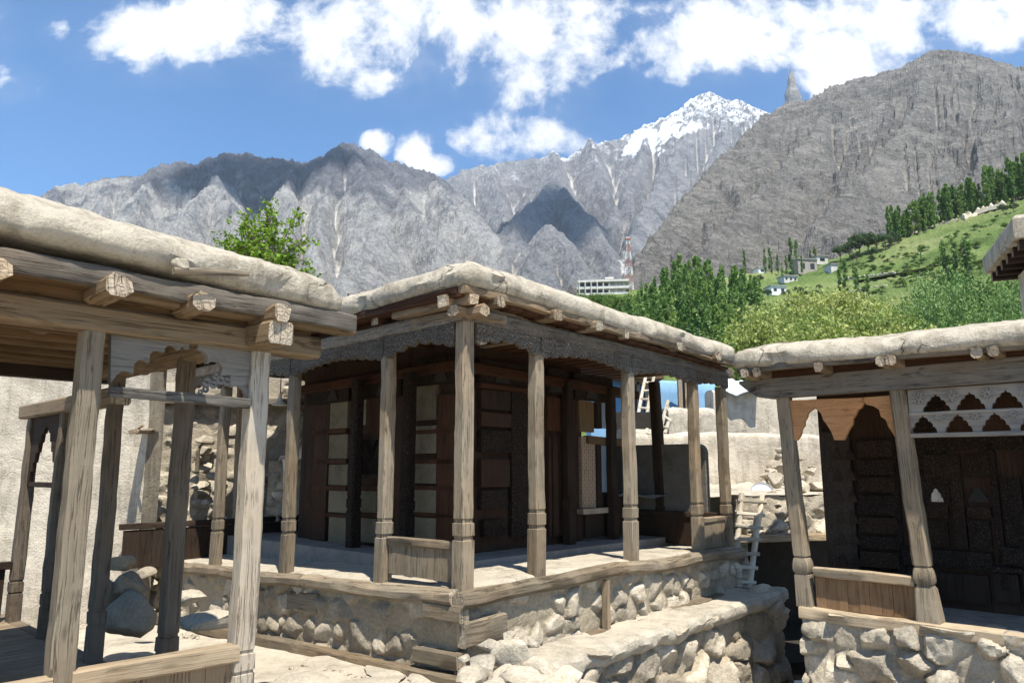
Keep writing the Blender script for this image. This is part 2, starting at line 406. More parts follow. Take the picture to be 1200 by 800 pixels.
M['end'] = wood('end_grain_wood', (0.180, 0.144, 0.099), (0.360, 0.306, 0.234), (0.522, 0.459, 0.369), 1.0, bump=1.0, carve=.22, carve_scale=22)
M['carved'] = wood('carved_grey_wood', (0.12, 0.1, 0.08), (0.187, 0.162, 0.133), (0.274, 0.245, 0.205), 0.6, carve=.9, carve_scale=36)
M['carved_dark'] = wood('carved_dark_wood', (0.019, 0.014, 0.012), (0.042, 0.031, 0.025), (0.064, 0.049, 0.038), 0.4, carve=.9, carve_scale=32)
M['lattice'] = wood('pale_lattice_wood', (0.125, 0.112, 0.100), (0.225, 0.209, 0.187), (0.299, 0.281, 0.256), 0.4)
M['orange'] = wood('fresh_orange_wood', (0.328, 0.156, 0.066), (0.452, 0.234, 0.105), (0.530, 0.296, 0.148), 0.3, carve=0.12, carve_scale=30)
M['greyboard'] = wood('grey_board_wood', (.09, .082, .072), (.17, .158, .14), (.25, .235, .21), 0.4, bump=.5)
M['white_wood'] = wood('pale_ladder_wood', (.3, .265, .21), (.46, .42, .345), (.6, .56, .48), 0.5)
M['mud_roof'] = mudmat('mud_roof', (.43, .385, .31), stain=.5, streak=.5)
M['mud_floor'] = mudmat('mud_floor', (.44, .395, .32), crack=.5)
M['mud_wall'] = mudmat('mud_wall', (.52, .465, .38), crack=.25, stain=.4, streak=.35)
M['plaster'] = mudmat('pale_plaster', (.2, .168, .112), crack=.2, stain=.2)
M['grey_plaster'] = mudmat('grey_plaster', (.28, .26, .235), crack=.3, stain=.4)
M['shaded_plaster'] = mudmat('shade_grey_plaster', (.13, .118, .1), crack=.3, stain=.4)  # grey plaster darkened for the porch shade on the partition
M['stone'] = stonemat('pale_stone', (.42, .37, .295), (.6, .54, .44), (.38, .325, .24))
M['stone2'] = stonemat('mud_set_stone', (.37, .325, .255), (.52, .465, .375), (.38, .315, .225))
M['white_stone'] = stonemat('bright_stone', (.46, .41, .33), (.63, .57, .465), (.45, .39, .3))
M['dirt'] = mudmat('courtyard_dirt', (.47, .42, .34), crack=.0, stain=.4, streak=.2)
M['black'] = plain('opening_shade_black', (.03, .026, .022), .95)  # near-black colour standing for the shade inside openings and niches
M['blue'] = plain('blue_wall_paint', (.2, .36, .54), .8, .15, 3)
M['glass'] = plain('window_glass', (.5, .62, .72), .15, .1, 2, spec=.6)
M['glass_dark'] = plain('dark_window', (.03, .035, .04), .2, .2, 2, spec=.5)
M['tin'] = plain('galvanised_tin', (.62, .65, .68), .35, .12, 6, metal=.6)
M['cloth'] = plain('white_cloth', (.72, .73, .74), .8, .1, 9)
M['tarp'] = plain('blue_white_tarpaulin', (.55, .62, .7), .6, .2, 14)
M['concrete'] = plain('pale_concrete', (.5, .49, .46), .85, .2, .6)
M['white_paint'] = plain('white_wall_paint', (.74, .73, .7), .8, .1, .4)
M['red_paint'] = plain('red_mast_paint', (.42, .19, .165), .6, .2, 2)
M['stonehouse'] = plain('house_stone', (.3, .27, .23), .9, .4, 1.2)
M['roof_grey'] = plain('grey_roof', (.3, .29, .27), .85, .3, .8)
M['enamel'] = plain('lamp_enamel', (.75, .74, .7), .4, .05, 9)
M['wire'] = plain('black_wire', (.03, .03, .03), .6, .1, 9)
# ------------------------------------------------------------------ mountains
def upsample(a, n2i, n2j):
    ni, nj = a.shape; x = np.linspace(0, ni-1, n2i); y = np.linspace(0, nj-1, n2j)
    xi = np.minimum(np.floor(x).astype(int), ni-2); yi = np.minimum(np.floor(y).astype(int), nj-2); fx = (x-xi)[:, None]; fy = (y-yi)[None]
    g = lambda p, q: a[np.ix_(p, q)]
    return (g(xi, yi)*(1-fx)+g(xi+1, yi)*fx)*(1-fy)+(g(xi, yi+1)*(1-fx)+g(xi+1, yi+1)*fx)*fy

def carve(h, di, dj, iters, K, m=0.5, dmax=0.12):
    """stream-power incision of an existing surface (cells di x dj metres)"""
    ni, nj = h.shape; N = ni*nj; idx = np.arange(N).reshape(ni, nj)
    sh = [(a, b) for a in (-1, 0, 1) for b in (-1, 0, 1) if (a, b) != (0, 0)]
    for it in range(iters):
        best = np.zeros((ni, nj)); rec = idx.copy(); dist = np.ones((ni, nj))
        hp = np.pad(h, 1, mode='edge'); ip = np.pad(idx, 1, mode='edge')
        for a, b in sh:
            d = math.hypot(a*di, b*dj); q = hp[1+a:1+a+ni, 1+b:1+b+nj]; sl = (h-q)/d; w = sl > best
            best = np.where(w, sl, best); rec = np.where(w, ip[1+a:1+a+ni, 1+b:1+b+nj], rec); dist = np.where(w, d, dist)
        ol = np.argsort(h.ravel(), kind='stable').tolist(); rl = rec.ravel().tolist(); A = [1.0]*N
        for i in reversed(ol):
            r = rl[i]
            if r != i: A[r] += A[i]
        A_ = np.array(A); Fl = (K*A_**m/dist.ravel()).tolist(); hl = h.ravel().tolist()
        for i in ol:
            r = rl[i]
            if r != i and hl[r] < hl[i]: hl[i] = (hl[i]+Fl[i]*hl[r])/(1+Fl[i])
        h = np.array(hl).reshape(ni, nj)
        hp = np.pad(h, 1, mode='edge'); h = h+dmax*.25*(hp[2:, 1:-1]+hp[:-2, 1:-1]+hp[1:-1, 2:]+hp[1:-1, :-2]-4*h)
    return h, A_.reshape(ni, nj)

def massif(name, px0, px1, r0, r1, rb, lines, mt, seed, ni=220, nj=110, up=3, k=0.75, floor=0.2, K=6.0, iters=10, rough=18.0, left_k=1.0, rough2=1.2, wl=300.0, warp=120.0):
    """mountain from its ridge skeleton: lines are [(px, py, distance)...]; every point keeps its own distance and height"""
    tx = np.linspace((px0-600)/882.5, (px1-600)/882.5, ni); y = r0*(rb/r0)**np.linspace(0, 1, nj)
    X = tx[:, None]*y[None]; Y = y[None]+0*X
    WX = X+(fbm(X/wl/3, Y/wl/3, seed, 4)-.5)*warp*2; WY = Y+(fbm(X/wl/3, Y/wl/3, seed+5, 4)-.5)*warp*2
    kk = k*(0.75+0.5*fbm(X/wl/2, Y/wl/2, seed+9, 3))
    Z = floor*np.minimum(Y, r1)*(0.9+.2*fbm(X/wl/4, Y/wl/4, seed+12, 3))-np.maximum(Y-r1, 0)*.6
    for ln in lines:
        pts = [at(*q) for q in ln]
        for a, b in zip(pts[:-1], pts[1:]):
            ab = (b.x-a.x, b.y-a.y); L2 = ab[0]**2+ab[1]**2+1e-6
            # the line itself stays where it is: warp fades towards it
            t = np.clip(((X-a.x)*ab[0]+(Y-a.y)*ab[1])/L2, 0, 1); d0 = np.hypot(X-a.x-t*ab[0], Y-a.y-t*ab[1])
            f = np.clip(d0/(2.5*warp), 0, 1); GX = X+(WX-X)*f; GY = Y+(WY-Y)*f
            t = np.clip(((GX-a.x)*ab[0]+(GY-a.y)*ab[1])/L2, 0, 1); d = np.hypot(GX-a.x-t*ab[0], GY-a.y-t*ab[1])
            kq = kk*np.where(GX < a.x+t*ab[0], left_k, 1.0)
            Z = np.maximum(Z, a.z+(b.z-a.z)*t-kq*d)
    di = (X[1:]-X[:-1]).mean(); dj = (y[1:]-y[:-1]).mean()
    Z = Z+(fbm(X/wl, Y/wl, seed+20, 4)-.5)*rough*1.2
    Z, A = carve(Z, di, dj, iters, K)
    n2i, n2j = ni*up, nj*up
    Z = upsample(Z, n2i, n2j); LA = upsample(np.log(A), n2i, n2j); tx = np.linspace(tx[0], tx[-1], n2i); y = r0*(rb/r0)**np.linspace(0, 1, n2j)
    X = tx[:, None]*y[None]; Y = y[None]+0*X
    Z = Z+(fbm(X/wl*2.2+Z/wl, Y/wl*2.2, seed+30, 5, .55, True)-.5)*rough*2.3
    Z = Z+(fbm(X/wl*7+Z/wl*3, Y/wl*5, seed+40, 4, .6, True)-.5)*rough*rough2
    v = np.stack([X, Y, Z], -1).reshape(-1, 3); at_ = np.zeros((len(v), 4)); at_[:, 3] = 1
    at_[:, 0] = np.clip(LA/6.5, 0, 1).ravel(); at_[:, 1] = np.clip(Z/(Y*.45), 0, 2).ravel()
    o = big_mesh(name, v, grid_quads(n2i, n2j), mt, at_, smooth=False); o['kind'] = 'structure'; return o

def rockmat(name, a, b, scree, green, greenamt, scale, snow=None, strata=0.0, upper=None):
    n, fin = mat(name); ob = n('ShaderNodeTexCoord', out=3); la, rel = tint_of(n)
    geo = n('ShaderNodeNewGeometry', out=1); nz = n('ShaderNodeSeparateXYZ', {0: geo}, out=2)
    pz = n('ShaderNodeSeparateXYZ', {0: ob}, out=2)
    s = scale
    big = n.noise(ob, 1.6*s, 6, .6); med = n.noise(ob, 9*s, 8, .68, .5); fine = n.noise(ob, 45*s, 8, .75)
    v = n.math('ADD', n.math('MULTIPLY', big, .25), n.math('ADD', n.math('MULTIPLY', med, .4), n.math('MULTIPLY', fine, .45)))
    c = n.ramp(v, [(0.44, tuple(x*.5 for x in a)), (0.55, a), (0.7, b)])
    if strata:
        sv = n.noise(n.map(ob, (3*s, 3*s, 30*s), (0.5, 0.35, 0)), 1.0, 8, .65, 1.0)
        c = n.mix(n.rng(sv, .5, .62, 0, strata), c, tuple(x*.45 for x in a))
        sv2 = n.noise(n.map(ob, (4*s, 4*s, 16*s), (-0.6, 0.5, 0)), 1.0, 7, .65, 1.4)
        c = n.mix(n.rng(sv2, .56, .64, 0, strata*.8), c, tuple(min(.6, x*1.25) for x in b))
    if upper is not None:  # dark tone on the high slopes paints cloud shadow into the rock
        um = n.rng(n.math('ADD', rel, n.math('MULTIPLY', n.math('SUBTRACT', n.noise(ob, 2.2*s, 6, .62), .5), 0.7)), .8, .88)
        c = n.mix(um, c, n.mix(n.rng(med, .4, .6), tuple(x*.6 for x in upper), upper))
    scm = n.math('MULTIPLY', n.rng(n.math('ADD', la, n.math('MULTIPLY', n.math('SUBTRACT', fine, .5), .5)), .34, .6), n.rng(n.noise(ob, 2.6*s, 5, .6), .4, .56))
    c = n.mix(n.math('MULTIPLY', scm, .9), c, scree)
    gm = n.math('MULTIPLY', n.rng(n.math('ADD', n.math('SUBTRACT', 1.0, rel), n.math('MULTIPLY', n.math('SUBTRACT', big, .5), 2.6)), .2, .62), n.rng(nz, .45, .8))
    gm = n.math('MULTIPLY', gm, n.rng(n.noise(ob, 60*s, 5, .75), .35, .6))
    c = n.mix(n.math('MULTIPLY', gm, greenamt), c, green)
    if snow:
        z0, z1 = snow
        zz = n.math('ADD', pz, n.math('MULTIPLY', n.math('SUBTRACT', n.noise(ob, 3.5*s, 8, .65), .5), (z1-z0)*5.5))
        sm = n.math('MULTIPLY', n.rng(zz, z0, z1), n.rng(n.math('ADD', nz, n.math('MULTIPLY', n.math('SUBTRACT', med, .5), .5)), .42, .6))
        gul = n.math('MULTIPLY', n.rng(la, .38, .55), n.rng(n.math('ADD', pz, n.math('MULTIPLY', big, 900)), z0-700, z0-200))
        # snowfield on the shoulder and the pale debris gully below it
        q = at(768, 160, 6600); dd = n.vm('LENGTH', n.vm('MULTIPLY', n.vm('SUBTRACT', ob, tuple(q)), (1/430., 1/900., 1/300.)))
        fld = n.math('ADD', n.rng(dd, .3, 1.25, 1, 0), n.math('MULTIPLY', n.math('SUBTRACT', n.noise(ob, .0042, 8, .68), .5), 2.6))
        sm = n.math('MAXIMUM', sm, n.math('MULTIPLY', n.rng(fld, .62, .72), n.rng(dd, 1.3, 1.1)))
        sp_ = n('ShaderNodeSeparateXYZ', {0: ob}); S_ = n.n[-1].outputs
        tx_ = n.math('DIVIDE', S_[0], S_[1]); tz_ = n.math('DIVIDE', S_[2], S_[1])
        wig = n.math('MULTIPLY', n.math('SUBTRACT', n.noise(ob, .0022, 5, .6), .5), .05)
        bd = n.rng(n.math('ABSOLUTE', n.math('SUBTRACT', n.math('ADD', tx_, wig), .157)), .0012, .0036, 1, 0)
        bd = n.math('MULTIPLY', n.math('MULTIPLY', bd, n.rng(tz_, .345, .32)), n.rng(n.noise(ob, .01, 4, .6), .36, .5))
        c = n.mix(n.math('MULTIPLY', bd, .85), c, (.74, .72, .68))
        c = n.mix(n.math('MAXIMUM', sm, n.math('MULTIPLY', gul, .3)), c, (.82, .84, .88))
    h = n.math('ADD', n.math('MULTIPLY', med, 1.0), n.math('MULTIPLY', fine, .5))
    return fin(c, 0.95, n.bump(h, 1.0, 0.05/s), 0.05)

M['rock_far'] = rockmat('far_grey_rock', (.31, .305, .3), (.48, .465, .44), (.6, .58, .545), (.26, .29, .18), .35, .0016, upper=(.17, .175, .195))
M['rock_snow'] = rockmat('snowy_blue_rock', (.22, .222, .235), (.36, .35, .345), (.56, .52, .46), (.28, .3, .2), .35, .0012, snow=(2980, 3400))
M['rock_near'] = rockmat('brown_grey_rock', (.2, .19, .175), (.32, .3, .272), (.42, .39, .35), (.19, .215, .12), .6, .0022, strata=.5)
SKY_MID = [(380, 250), (470, 215), (525, 207), (545, 195), (575, 188), (600, 183), (628, 180), (640, 178), (648, 171), (660, 181), (675, 172), (692, 160), (710, 162), (732, 155), (745, 148), (762, 139), (790, 130), (805, 119), (815, 109), (825, 104), (838, 109), (848, 113), (860, 113), (872, 118), (886, 130), (900, 140), (950, 170), (1050, 230), (1250, 260)]
L_MID = [[(p, q, 7000) for p, q in SKY_MID],
    [(648, 171, 6950), (652, 190, 6200), (648, 208, 5300), (612, 250, 4600), (590, 300, 4000)], [(648, 208, 5300), (690, 250, 4600), (715, 295, 3900)],
    [(825, 104, 7000), (806, 145, 6400), (785, 185, 5800), (757, 235, 5100), (738, 275, 4400)], [(825, 104, 7000), (845, 150, 6200), (840, 195, 5500)],
    [(692, 160, 6900), (702, 200, 6000), (722, 240, 5200)], [(762, 139, 7000), (752, 180, 6200), (735, 215, 5500)], [(575, 188, 6800), (588, 225, 5800), (600, 265, 4900)],
    [(545, 195, 6800), (548, 230, 5900), (560, 262, 5100)], [(640, 262, 4100), (622, 300, 3500), (600, 345, 3000)], [(640, 262, 4100), (682, 305, 3500)]]
massif('snow_mountain', 380, 1150, 2300, 7000, 8200, L_MID, M['rock_snow'], 11, ni=210, nj=150, up=3, k=1.1, floor=.2, rough2=2.0, rough=34, wl=420, warp=150, K=1.6)
SKY_L = [(-420, 300), (-250, 275), (-100, 255), (0, 240), (40, 228), (75, 212), (110, 208), (135, 204), (165, 201), (190, 190), (205, 183), (240, 181), (268, 173), (290, 174), (312, 178), (335, 180), (350, 183), (370, 181), (382, 174), (393, 178), (402, 168), (411, 161), (420, 170), (432, 168), (450, 183), (470, 184), (480, 190), (500, 194), (512, 199), (530, 212), (560, 245), (600, 290), (640, 330), (700, 360)]
L_L = [[(p, q, 4500) for p, q in SKY_L],
    [(75, 212, 4500), (60, 250, 3800), (30, 300, 3000)], [(135, 204, 4500), (122, 250, 3800), (95, 300, 3000)], [(190, 190, 4500), (172, 216, 4050), (152, 262, 3500), (140, 300, 3000)],
    [(268, 173, 4500), (250, 206, 3950), (222, 242, 3450), (190, 285, 2900)], [(250, 206, 3950), (285, 255, 3350), (300, 305, 2700)],
    [(345, 182, 4500), (334, 216, 3900), (350, 252, 3400), (330, 300, 2800)], [(411, 161, 4500), (396, 205, 3950), (380, 238, 3500), (362, 290, 2850)], [(411, 161, 4500), (428, 200, 3900), (436, 232, 3400)],
    [(450, 183, 4500), (452, 215, 3950), (492, 248, 3400), (522, 292, 2900)], [(450, 258, 3000), (420, 290, 2600), (395, 335, 2250)], [(525, 275, 2800), (500, 310, 2450), (470, 342, 2200)],
    [(500, 194, 4500), (538, 238, 3900), (578, 292, 3250)], [(-100, 255, 4500), (-120, 300, 3500)], [(-250, 275, 4500), (-230, 320, 3300)]]
massif('ridge_mountain', -420, 720, 700, 4500, 5300, L_L, M['rock_far'], 23, ni=240, nj=160, up=3, k=1.15, floor=.2, rough2=2.4, rough=24, wl=260, warp=90, K=1.2)
SKY_R = [(640, 372), (690, 352), (720, 330), (745, 300), (770, 265), (800, 225), (830, 192), (860, 163), (885, 140), (900, 128), (918, 121), (940, 112), (962, 103), (985, 95), (1010, 88), (1045, 79), (1060, 70), (1080, 61), (1090, 57), (1105, 60), (1120, 63), (1150, 66), (1175, 71), (1200, 78), (1260, 90), (1350, 100), (1500, 120), (1800, 180)]
L_R = [[(p, q, 2650) for p, q in SKY_R if p >= 893], [(893, 131, 2600), (860, 163, 2400), (830, 192, 2200), (800, 225, 2000), (770, 265, 1750), (745, 300, 1550), (718, 336, 1400)],
    [(1090, 57, 2650), (1064, 130, 2200), (1005, 200, 1750), (950, 262, 1380)], [(1200, 78, 2650), (1182, 140, 2200), (1125, 210, 1700), (1085, 262, 1350)],
    [(985, 95, 2650), (935, 165, 2250), (872, 235, 1850), (815, 300, 1480)], [(1300, 95, 2650), (1290, 170, 2000), (1240, 230, 1500)], [(1500, 120, 2650), (1480, 200, 1900)]]
massif('slab_mountain', 640, 1700, 650, 2650, 3200, L_R, M['rock_near'], 37, ni=230, nj=130, up=3, k=.9, floor=.22, left_k=1.9, rough2=1.9, rough=18, wl=160, warp=60, K=.7)

# granite spire beyond the shoulder of the big mountain
def spire():
    mb = MB(); Y = 3600; b = at(930, 128, Y); rng = random.Random(4); rings = []
    H = at(930, 88, Y).z-b.z+40; w = (at(944, 120, Y).x-at(916, 120, Y).x)/2
    for k in range(15):
        t = k/14; rr = w*1.0*(1-t)**.9*(1+.1*math.sin(t*17))+3*(1-t)
        rings.append([Vector((b.x+math.cos(a)*rr*(1+.42*mnoise.noise((math.cos(a)*2, math.sin(a)*2, t*9)))+(-.12*w*t*0+w*.0), b.y+math.sin(a)*rr, b.z-60+(H+60)*t+rng.uniform(-5, 5))) for a in [2*math.pi*i/14 for i in range(14)]])
    mb.loft(rings, tint=(.3, .5)); o = mb.build('rock_spire', M['rock_far'], smooth=25); o['kind'] = 'structure'
spire()

# ------------------------------------------------------------------ green hillside
HTOP = [(-400, 420), (300, 400), (560, 372), (640, 352), (690, 343), (740, 338), (800, 334), (870, 322), (950, 312), (1000, 300), (1040, 284), (1060, 276), (1100, 262), (1150, 244), (1200, 225), (1300, 190), (1600, 170)]
HX = [(p-600)/882.5 for p, _ in HTOP]; HE = [px_xz(p, q)[1] for p, q in HTOP]   # z/y at the top
HY0, HY1 = 30.0, 480.0
def hill_e(tx, s): return 0.02+(np.interp(tx, HX, HE)-0.02)*s**0.62
def hill_z(x, y):
    y = np.maximum(np.asarray(y, float), 1e-3); s = np.clip((y-HY0)/(HY1-HY0), 0, 1); tx = np.asarray(x, float)/y
    z = hill_e(tx, s)*y
    tw = 3.8+1.6*(fbm(np.asarray(x)/160., y/160., 201, 2)-.5)
    q = z/tw; fq = q-np.floor(q); st = np.floor(q)+np.clip((fq-.72)/.28, 0, 1)*0.85+fq*.15
    zt = st*tw
    return EYE + zt*.85+z*.15 + (fbm(np.asarray(x)/25., y/25., 205, 3)-.5)*1.5
def make_hill():
    ni, nj = 520, 330
    tx = np.linspace(-1.15, 1.2, ni)[:, None]; y = (HY0*(640/HY0)**np.linspace(0, 1, nj))[None]
    X = tx*y; Y = y+0*tx
    Z = np.where(Y <= HY1, hill_z(X, Y), hill_z(X/Y*HY1, np.full_like(Y, HY1))-(Y-HY1)*0.35)
    v = np.stack([X, Y, Z], -1).reshape(-1, 3); a = np.zeros((len(v), 4)); a[:, 3] = 1
    o = big_mesh('terraced_hillside', v, grid_quads(ni, nj), M['grass'], a); o['kind'] = 'structure'
def grassmat():
    n, fin = mat('hillside_grass'); ob = n('ShaderNodeTexCoord', out=3)
    geo = n('ShaderNodeNewGeometry', out=1); nz = n('ShaderNodeSeparateXYZ', {0: geo}, out=2)
    big = n.noise(ob, .018, 5, .6); med = n.noise(ob, .11, 6, .65); fine = n.noise(ob, .9, 6, .7)
    c = n.ramp(n.math('ADD', n.math('MULTIPLY', big, .5), n.math('MULTIPLY', fine, .5)), [(0.39, (.04, .062, .022)), (0.5, (.1, .15, .045)), (0.61, (.2, .215, .1))])
    c = n.mix(n.rng(med, .55, .68, 0, .55), c, (.045, .07, .025))
    c = n.mix(n.rng(nz, .92, .74, 0, .85), c, (.075, .085, .04))
    c = n.mix(n.rng(n.noise(ob, .05, 6, .7), .62, .7, 0, .6), c, (.3, .28, .2))
    return fin(c, .95, n.bump(n.math('ADD', med, n.math('MULTIPLY', fine, .4)), .8, 1.0), .05)
M['grass'] = grassmat()
make_hill()
def hill_point(px, py):
    """where the sight line through a pixel meets the hillside"""
    tx, e = px_xz(px, py); ys = np.linspace(HY0, HY1, 700); zs = hill_z(tx*ys, ys)
    g = np.nonzero(zs-EYE >= e*ys)[0]; y = ys[g[0]] if len(g) else HY1-4
    return Vector((tx*y, y, float(hill_z(tx*y, y))))

# plain ground sheet out to the horizon
def ground():
    n = 64; mb = MB(); rs = [0.01, 40, 120, 400, 1500, 5000, 16000]; rings = []
    pts = np.array([[[math.cos(a)*r, math.sin(a)*r, -2.6] for r in rs] for a in np.linspace(2*math.pi, 0, n+1)])
    mb.grid(pts); o = mb.build('ground', M['dirt'], loc=(0, 0, -2.6)); o['kind'] = 'structure'
ground()
# ------------------------------------------------------------------ near builders
def rubble(mb, p0, ax, up, L, H, nrm, cell=0.22, depth=0.07, res=0.022, seed=1, asp=1.5, mud_share=0.12, back=0.25, top_wave=0.0, plates=None, mortar=0.35):
    """stone walling: a displaced face of L x H metres from p0 along ax / up, facing nrm, with thickness behind it"""
    rng = np.random.default_rng(seed); na = max(8, int(L/res)); nb = max(6, int(H/res))
    a, b = np.meshgrid(np.linspace(0, L, na), np.linspace(0, H, nb), indexing='ij')
    sx = []
    rows = max(1, int(round(H/cell)))
    for r in range(-1, rows+1):
        x = -cell*asp*rng.random()
        while x < L+cell*asp:
            w = cell*asp*rng.uniform(.45, 1.5); sx.append((x+w/2, (r+.5+rng.uniform(-.33, .33))*H/rows, rng.uniform(.6, 1.5))); x += w
    S = np.array(sx); wx = a+(fbm(a/cell*1.1, b/cell*1.1, seed+3, 3)-.5)*cell*.55; wy = b+(fbm(a/cell*1.1+9, b/cell*1.1, seed+5, 3)-.5)*cell*.55
    D = np.hypot((wx[..., None]-S[:, 0])/asp**.5, (wy[..., None]-S[:, 1])*asp**.5)/S[:, 2]
    o = np.argpartition(D, 1, axis=-1)[..., :2]; d = np.take_along_axis(D, o, -1)
    f1 = d.min(-1); f2 = d.max(-1); ci = np.take_along_axis(o, d.argmin(-1)[..., None], -1)[..., 0]
    n = len(S); hi = rng.uniform(.45, 1.0, n); mud = rng.random(n) < mud_share; hi[mud] = .12
    tx = rng.uniform(-.8, .8, n); ty = rng.uniform(-.8, .9, n); tint = rng.uniform(.62, 1.22, n)
    e = np.clip((f2-f1)/(cell*.26), 0, 1); dome = e*e*(3-2*e)
    lx = (a-S[ci, 0])/cell; ly = (b-S[ci, 1])/cell
    rel = hi[ci].copy()
    for k in range(4):
        th = rng.uniform(0, 6.28, n); sl = rng.uniform(.5, 1.9, n); of = rng.uniform(.55, 1.25, n)
        rel = np.where(mud[ci], rel, np.minimum(rel, of[ci]-sl[ci]*(np.cos(th[ci])*lx/asp**.5+np.sin(th[ci])*ly)))
    rel = rel+(lx*tx[ci]+ly*ty[ci])*.12*(~mud[ci])
    disp = depth*(dome*np.clip(rel, .12, 1.25))+(fbm(a/.05, b/.05, seed+8, 4)-.5)*depth*.22+(fbm(a/.5, b/.5, seed+9, 3)-.5)*depth*.5
    g = np.clip(1-dome*1.5, 0, 1)*mortar*2.4; g[mud[ci]] = 1.0; g = np.clip(g+(1-np.clip(disp/depth, 0, 1))*.25, 0, 1)
    tw = (fbm(a/.4, a*0+seed, seed+13, 3)-.5)*top_wave*(b/H)
    p0 = np.array(p0); A = np.array(ax); Bv = np.array(up); Nn = np.array(nrm)
    if callable(H): pass
    pts = p0+a[..., None]*A+(b+tw)[..., None]*Bv+disp[..., None]*Nn
    tl = [(float(t), float(q)) for t, q in zip((tint[ci]).ravel(), g.ravel())]
    flip = np.dot(np.cross(A, Bv), Nn) < 0
    if flip: pts = pts[:, ::-1]; tl = [(float(t), float(q)) for t, q in zip((tint[ci])[:, ::-1].ravel(), g[:, ::-1].ravel())]
    mb.grid(pts, tint=tl)
    # thickness behind: four skirts and a back
    na_, nb_ = pts.shape[:2]
    for seq in (pts[:, 0], pts[::-1, -1], pts[0, ::-1], pts[-1, :]):
        bk = seq-Nn*(back+0*disp.max()); st = np.stack([seq, bk], 1); mb.grid(st[::-1], tint=(1.0, .8))
    c = [pts[0, 0], pts[-1, 0], pts[-1, -1], pts[0, -1]]; mb.add([Vector(q-Nn*back) for q in c], [[3, 2, 1, 0]], tint=(1.0, .8))

def rock(mb, c, r, seed, sq=(1, 1, .75), cuts=9, sub=3, tint=None, mud=.15, rot=0):
    import bmesh
    rng = random.Random(seed); bm = bmesh.new(); bmesh.ops.create_icosphere(bm, subdivisions=sub, radius=1)
    pl = []
    for _ in range(cuts):
        n = Vector((rng.gauss(0, 1), rng.gauss(0, 1), rng.gauss(0, 1))).normalized(); pl.append((n, rng.uniform(.36, .8)))
    R = Matrix.Rotation(rot or rng.uniform(0, 6.28), 3, 'Z')
    vs = []
    for v in bm.verts:
        p = v.co.copy()
        for n, o in pl:
            d = p.dot(n)-o
            if d > 0: p -= n*d*.9
        p *= 1+.1*mnoise.noise(v.co*1.6+Vector((seed, 0, 0)))+.05*mnoise.noise(v.co*5+Vector((seed, 3, 0)))
        vs.append(Vector(c)+R @ Vector((p.x*sq[0], p.y*sq[1], p.z*sq[2]))*r)
    t = tint if tint is not None else rng.uniform(.8, 1.15)
    mb.add(vs, [[v.index for v in f.verts] for f in bm.faces], tint=(t, mud)); bm.free()

def post(mb, u, v, z0, z1, w, top=(0, 0), marks=((0, 1.0), (.40, 1.0), (.405, .84), (.435, .84), (.44, 1.0), (.535, 1.0), (.54, .84), (.57, .84), (.575, .98)), ch=.16, barrel=False, w1=.93, seg=.09):
    """carved square post: block, groove, block, groove, chamfered shaft; top = lean (du, dv)"""
    H = z1-z0; hs = [(h, s) for h, s in marks]; n = int((H-hs[-1][0])/seg)
    for k in range(1, n+1): t = k/n; hs.append((hs[-1][0]*0+marks[-1][0]+(H-marks[-1][0])*t, marks[-1][1]+(w1-marks[-1][1])*t))
    sd = R_.random()*90; rings = []
    for h, s in hs:
        a = w/2*s; c = w*ch*s*(1.0 if h > marks[-1][0]-.001 else .55); uu = u+top[0]*h/H; vv = v+top[1]*h/H
        base = [(-a+c, -a), (a-c, -a), (a, -a+c), (a, a-c), (a-c, a), (-a+c, a), (-a, a-c), (-a, -a+c)]
        wob = Vector((mnoise.noise((sd, h*1.3, 0)), mnoise.noise((sd, h*1.3, 5)), 0))*.008
        rings.append([P(uu, vv, z0+h)+U*(x+mnoise.noise((sd+i, h*6, 0))*.008)+V*(y+mnoise.noise((sd+i, h*6, 8))*.008)+wob for i, (x, y) in enumerate(base)])
    mb.loft(rings, True, tint=R_.uniform(.85, 1.12))

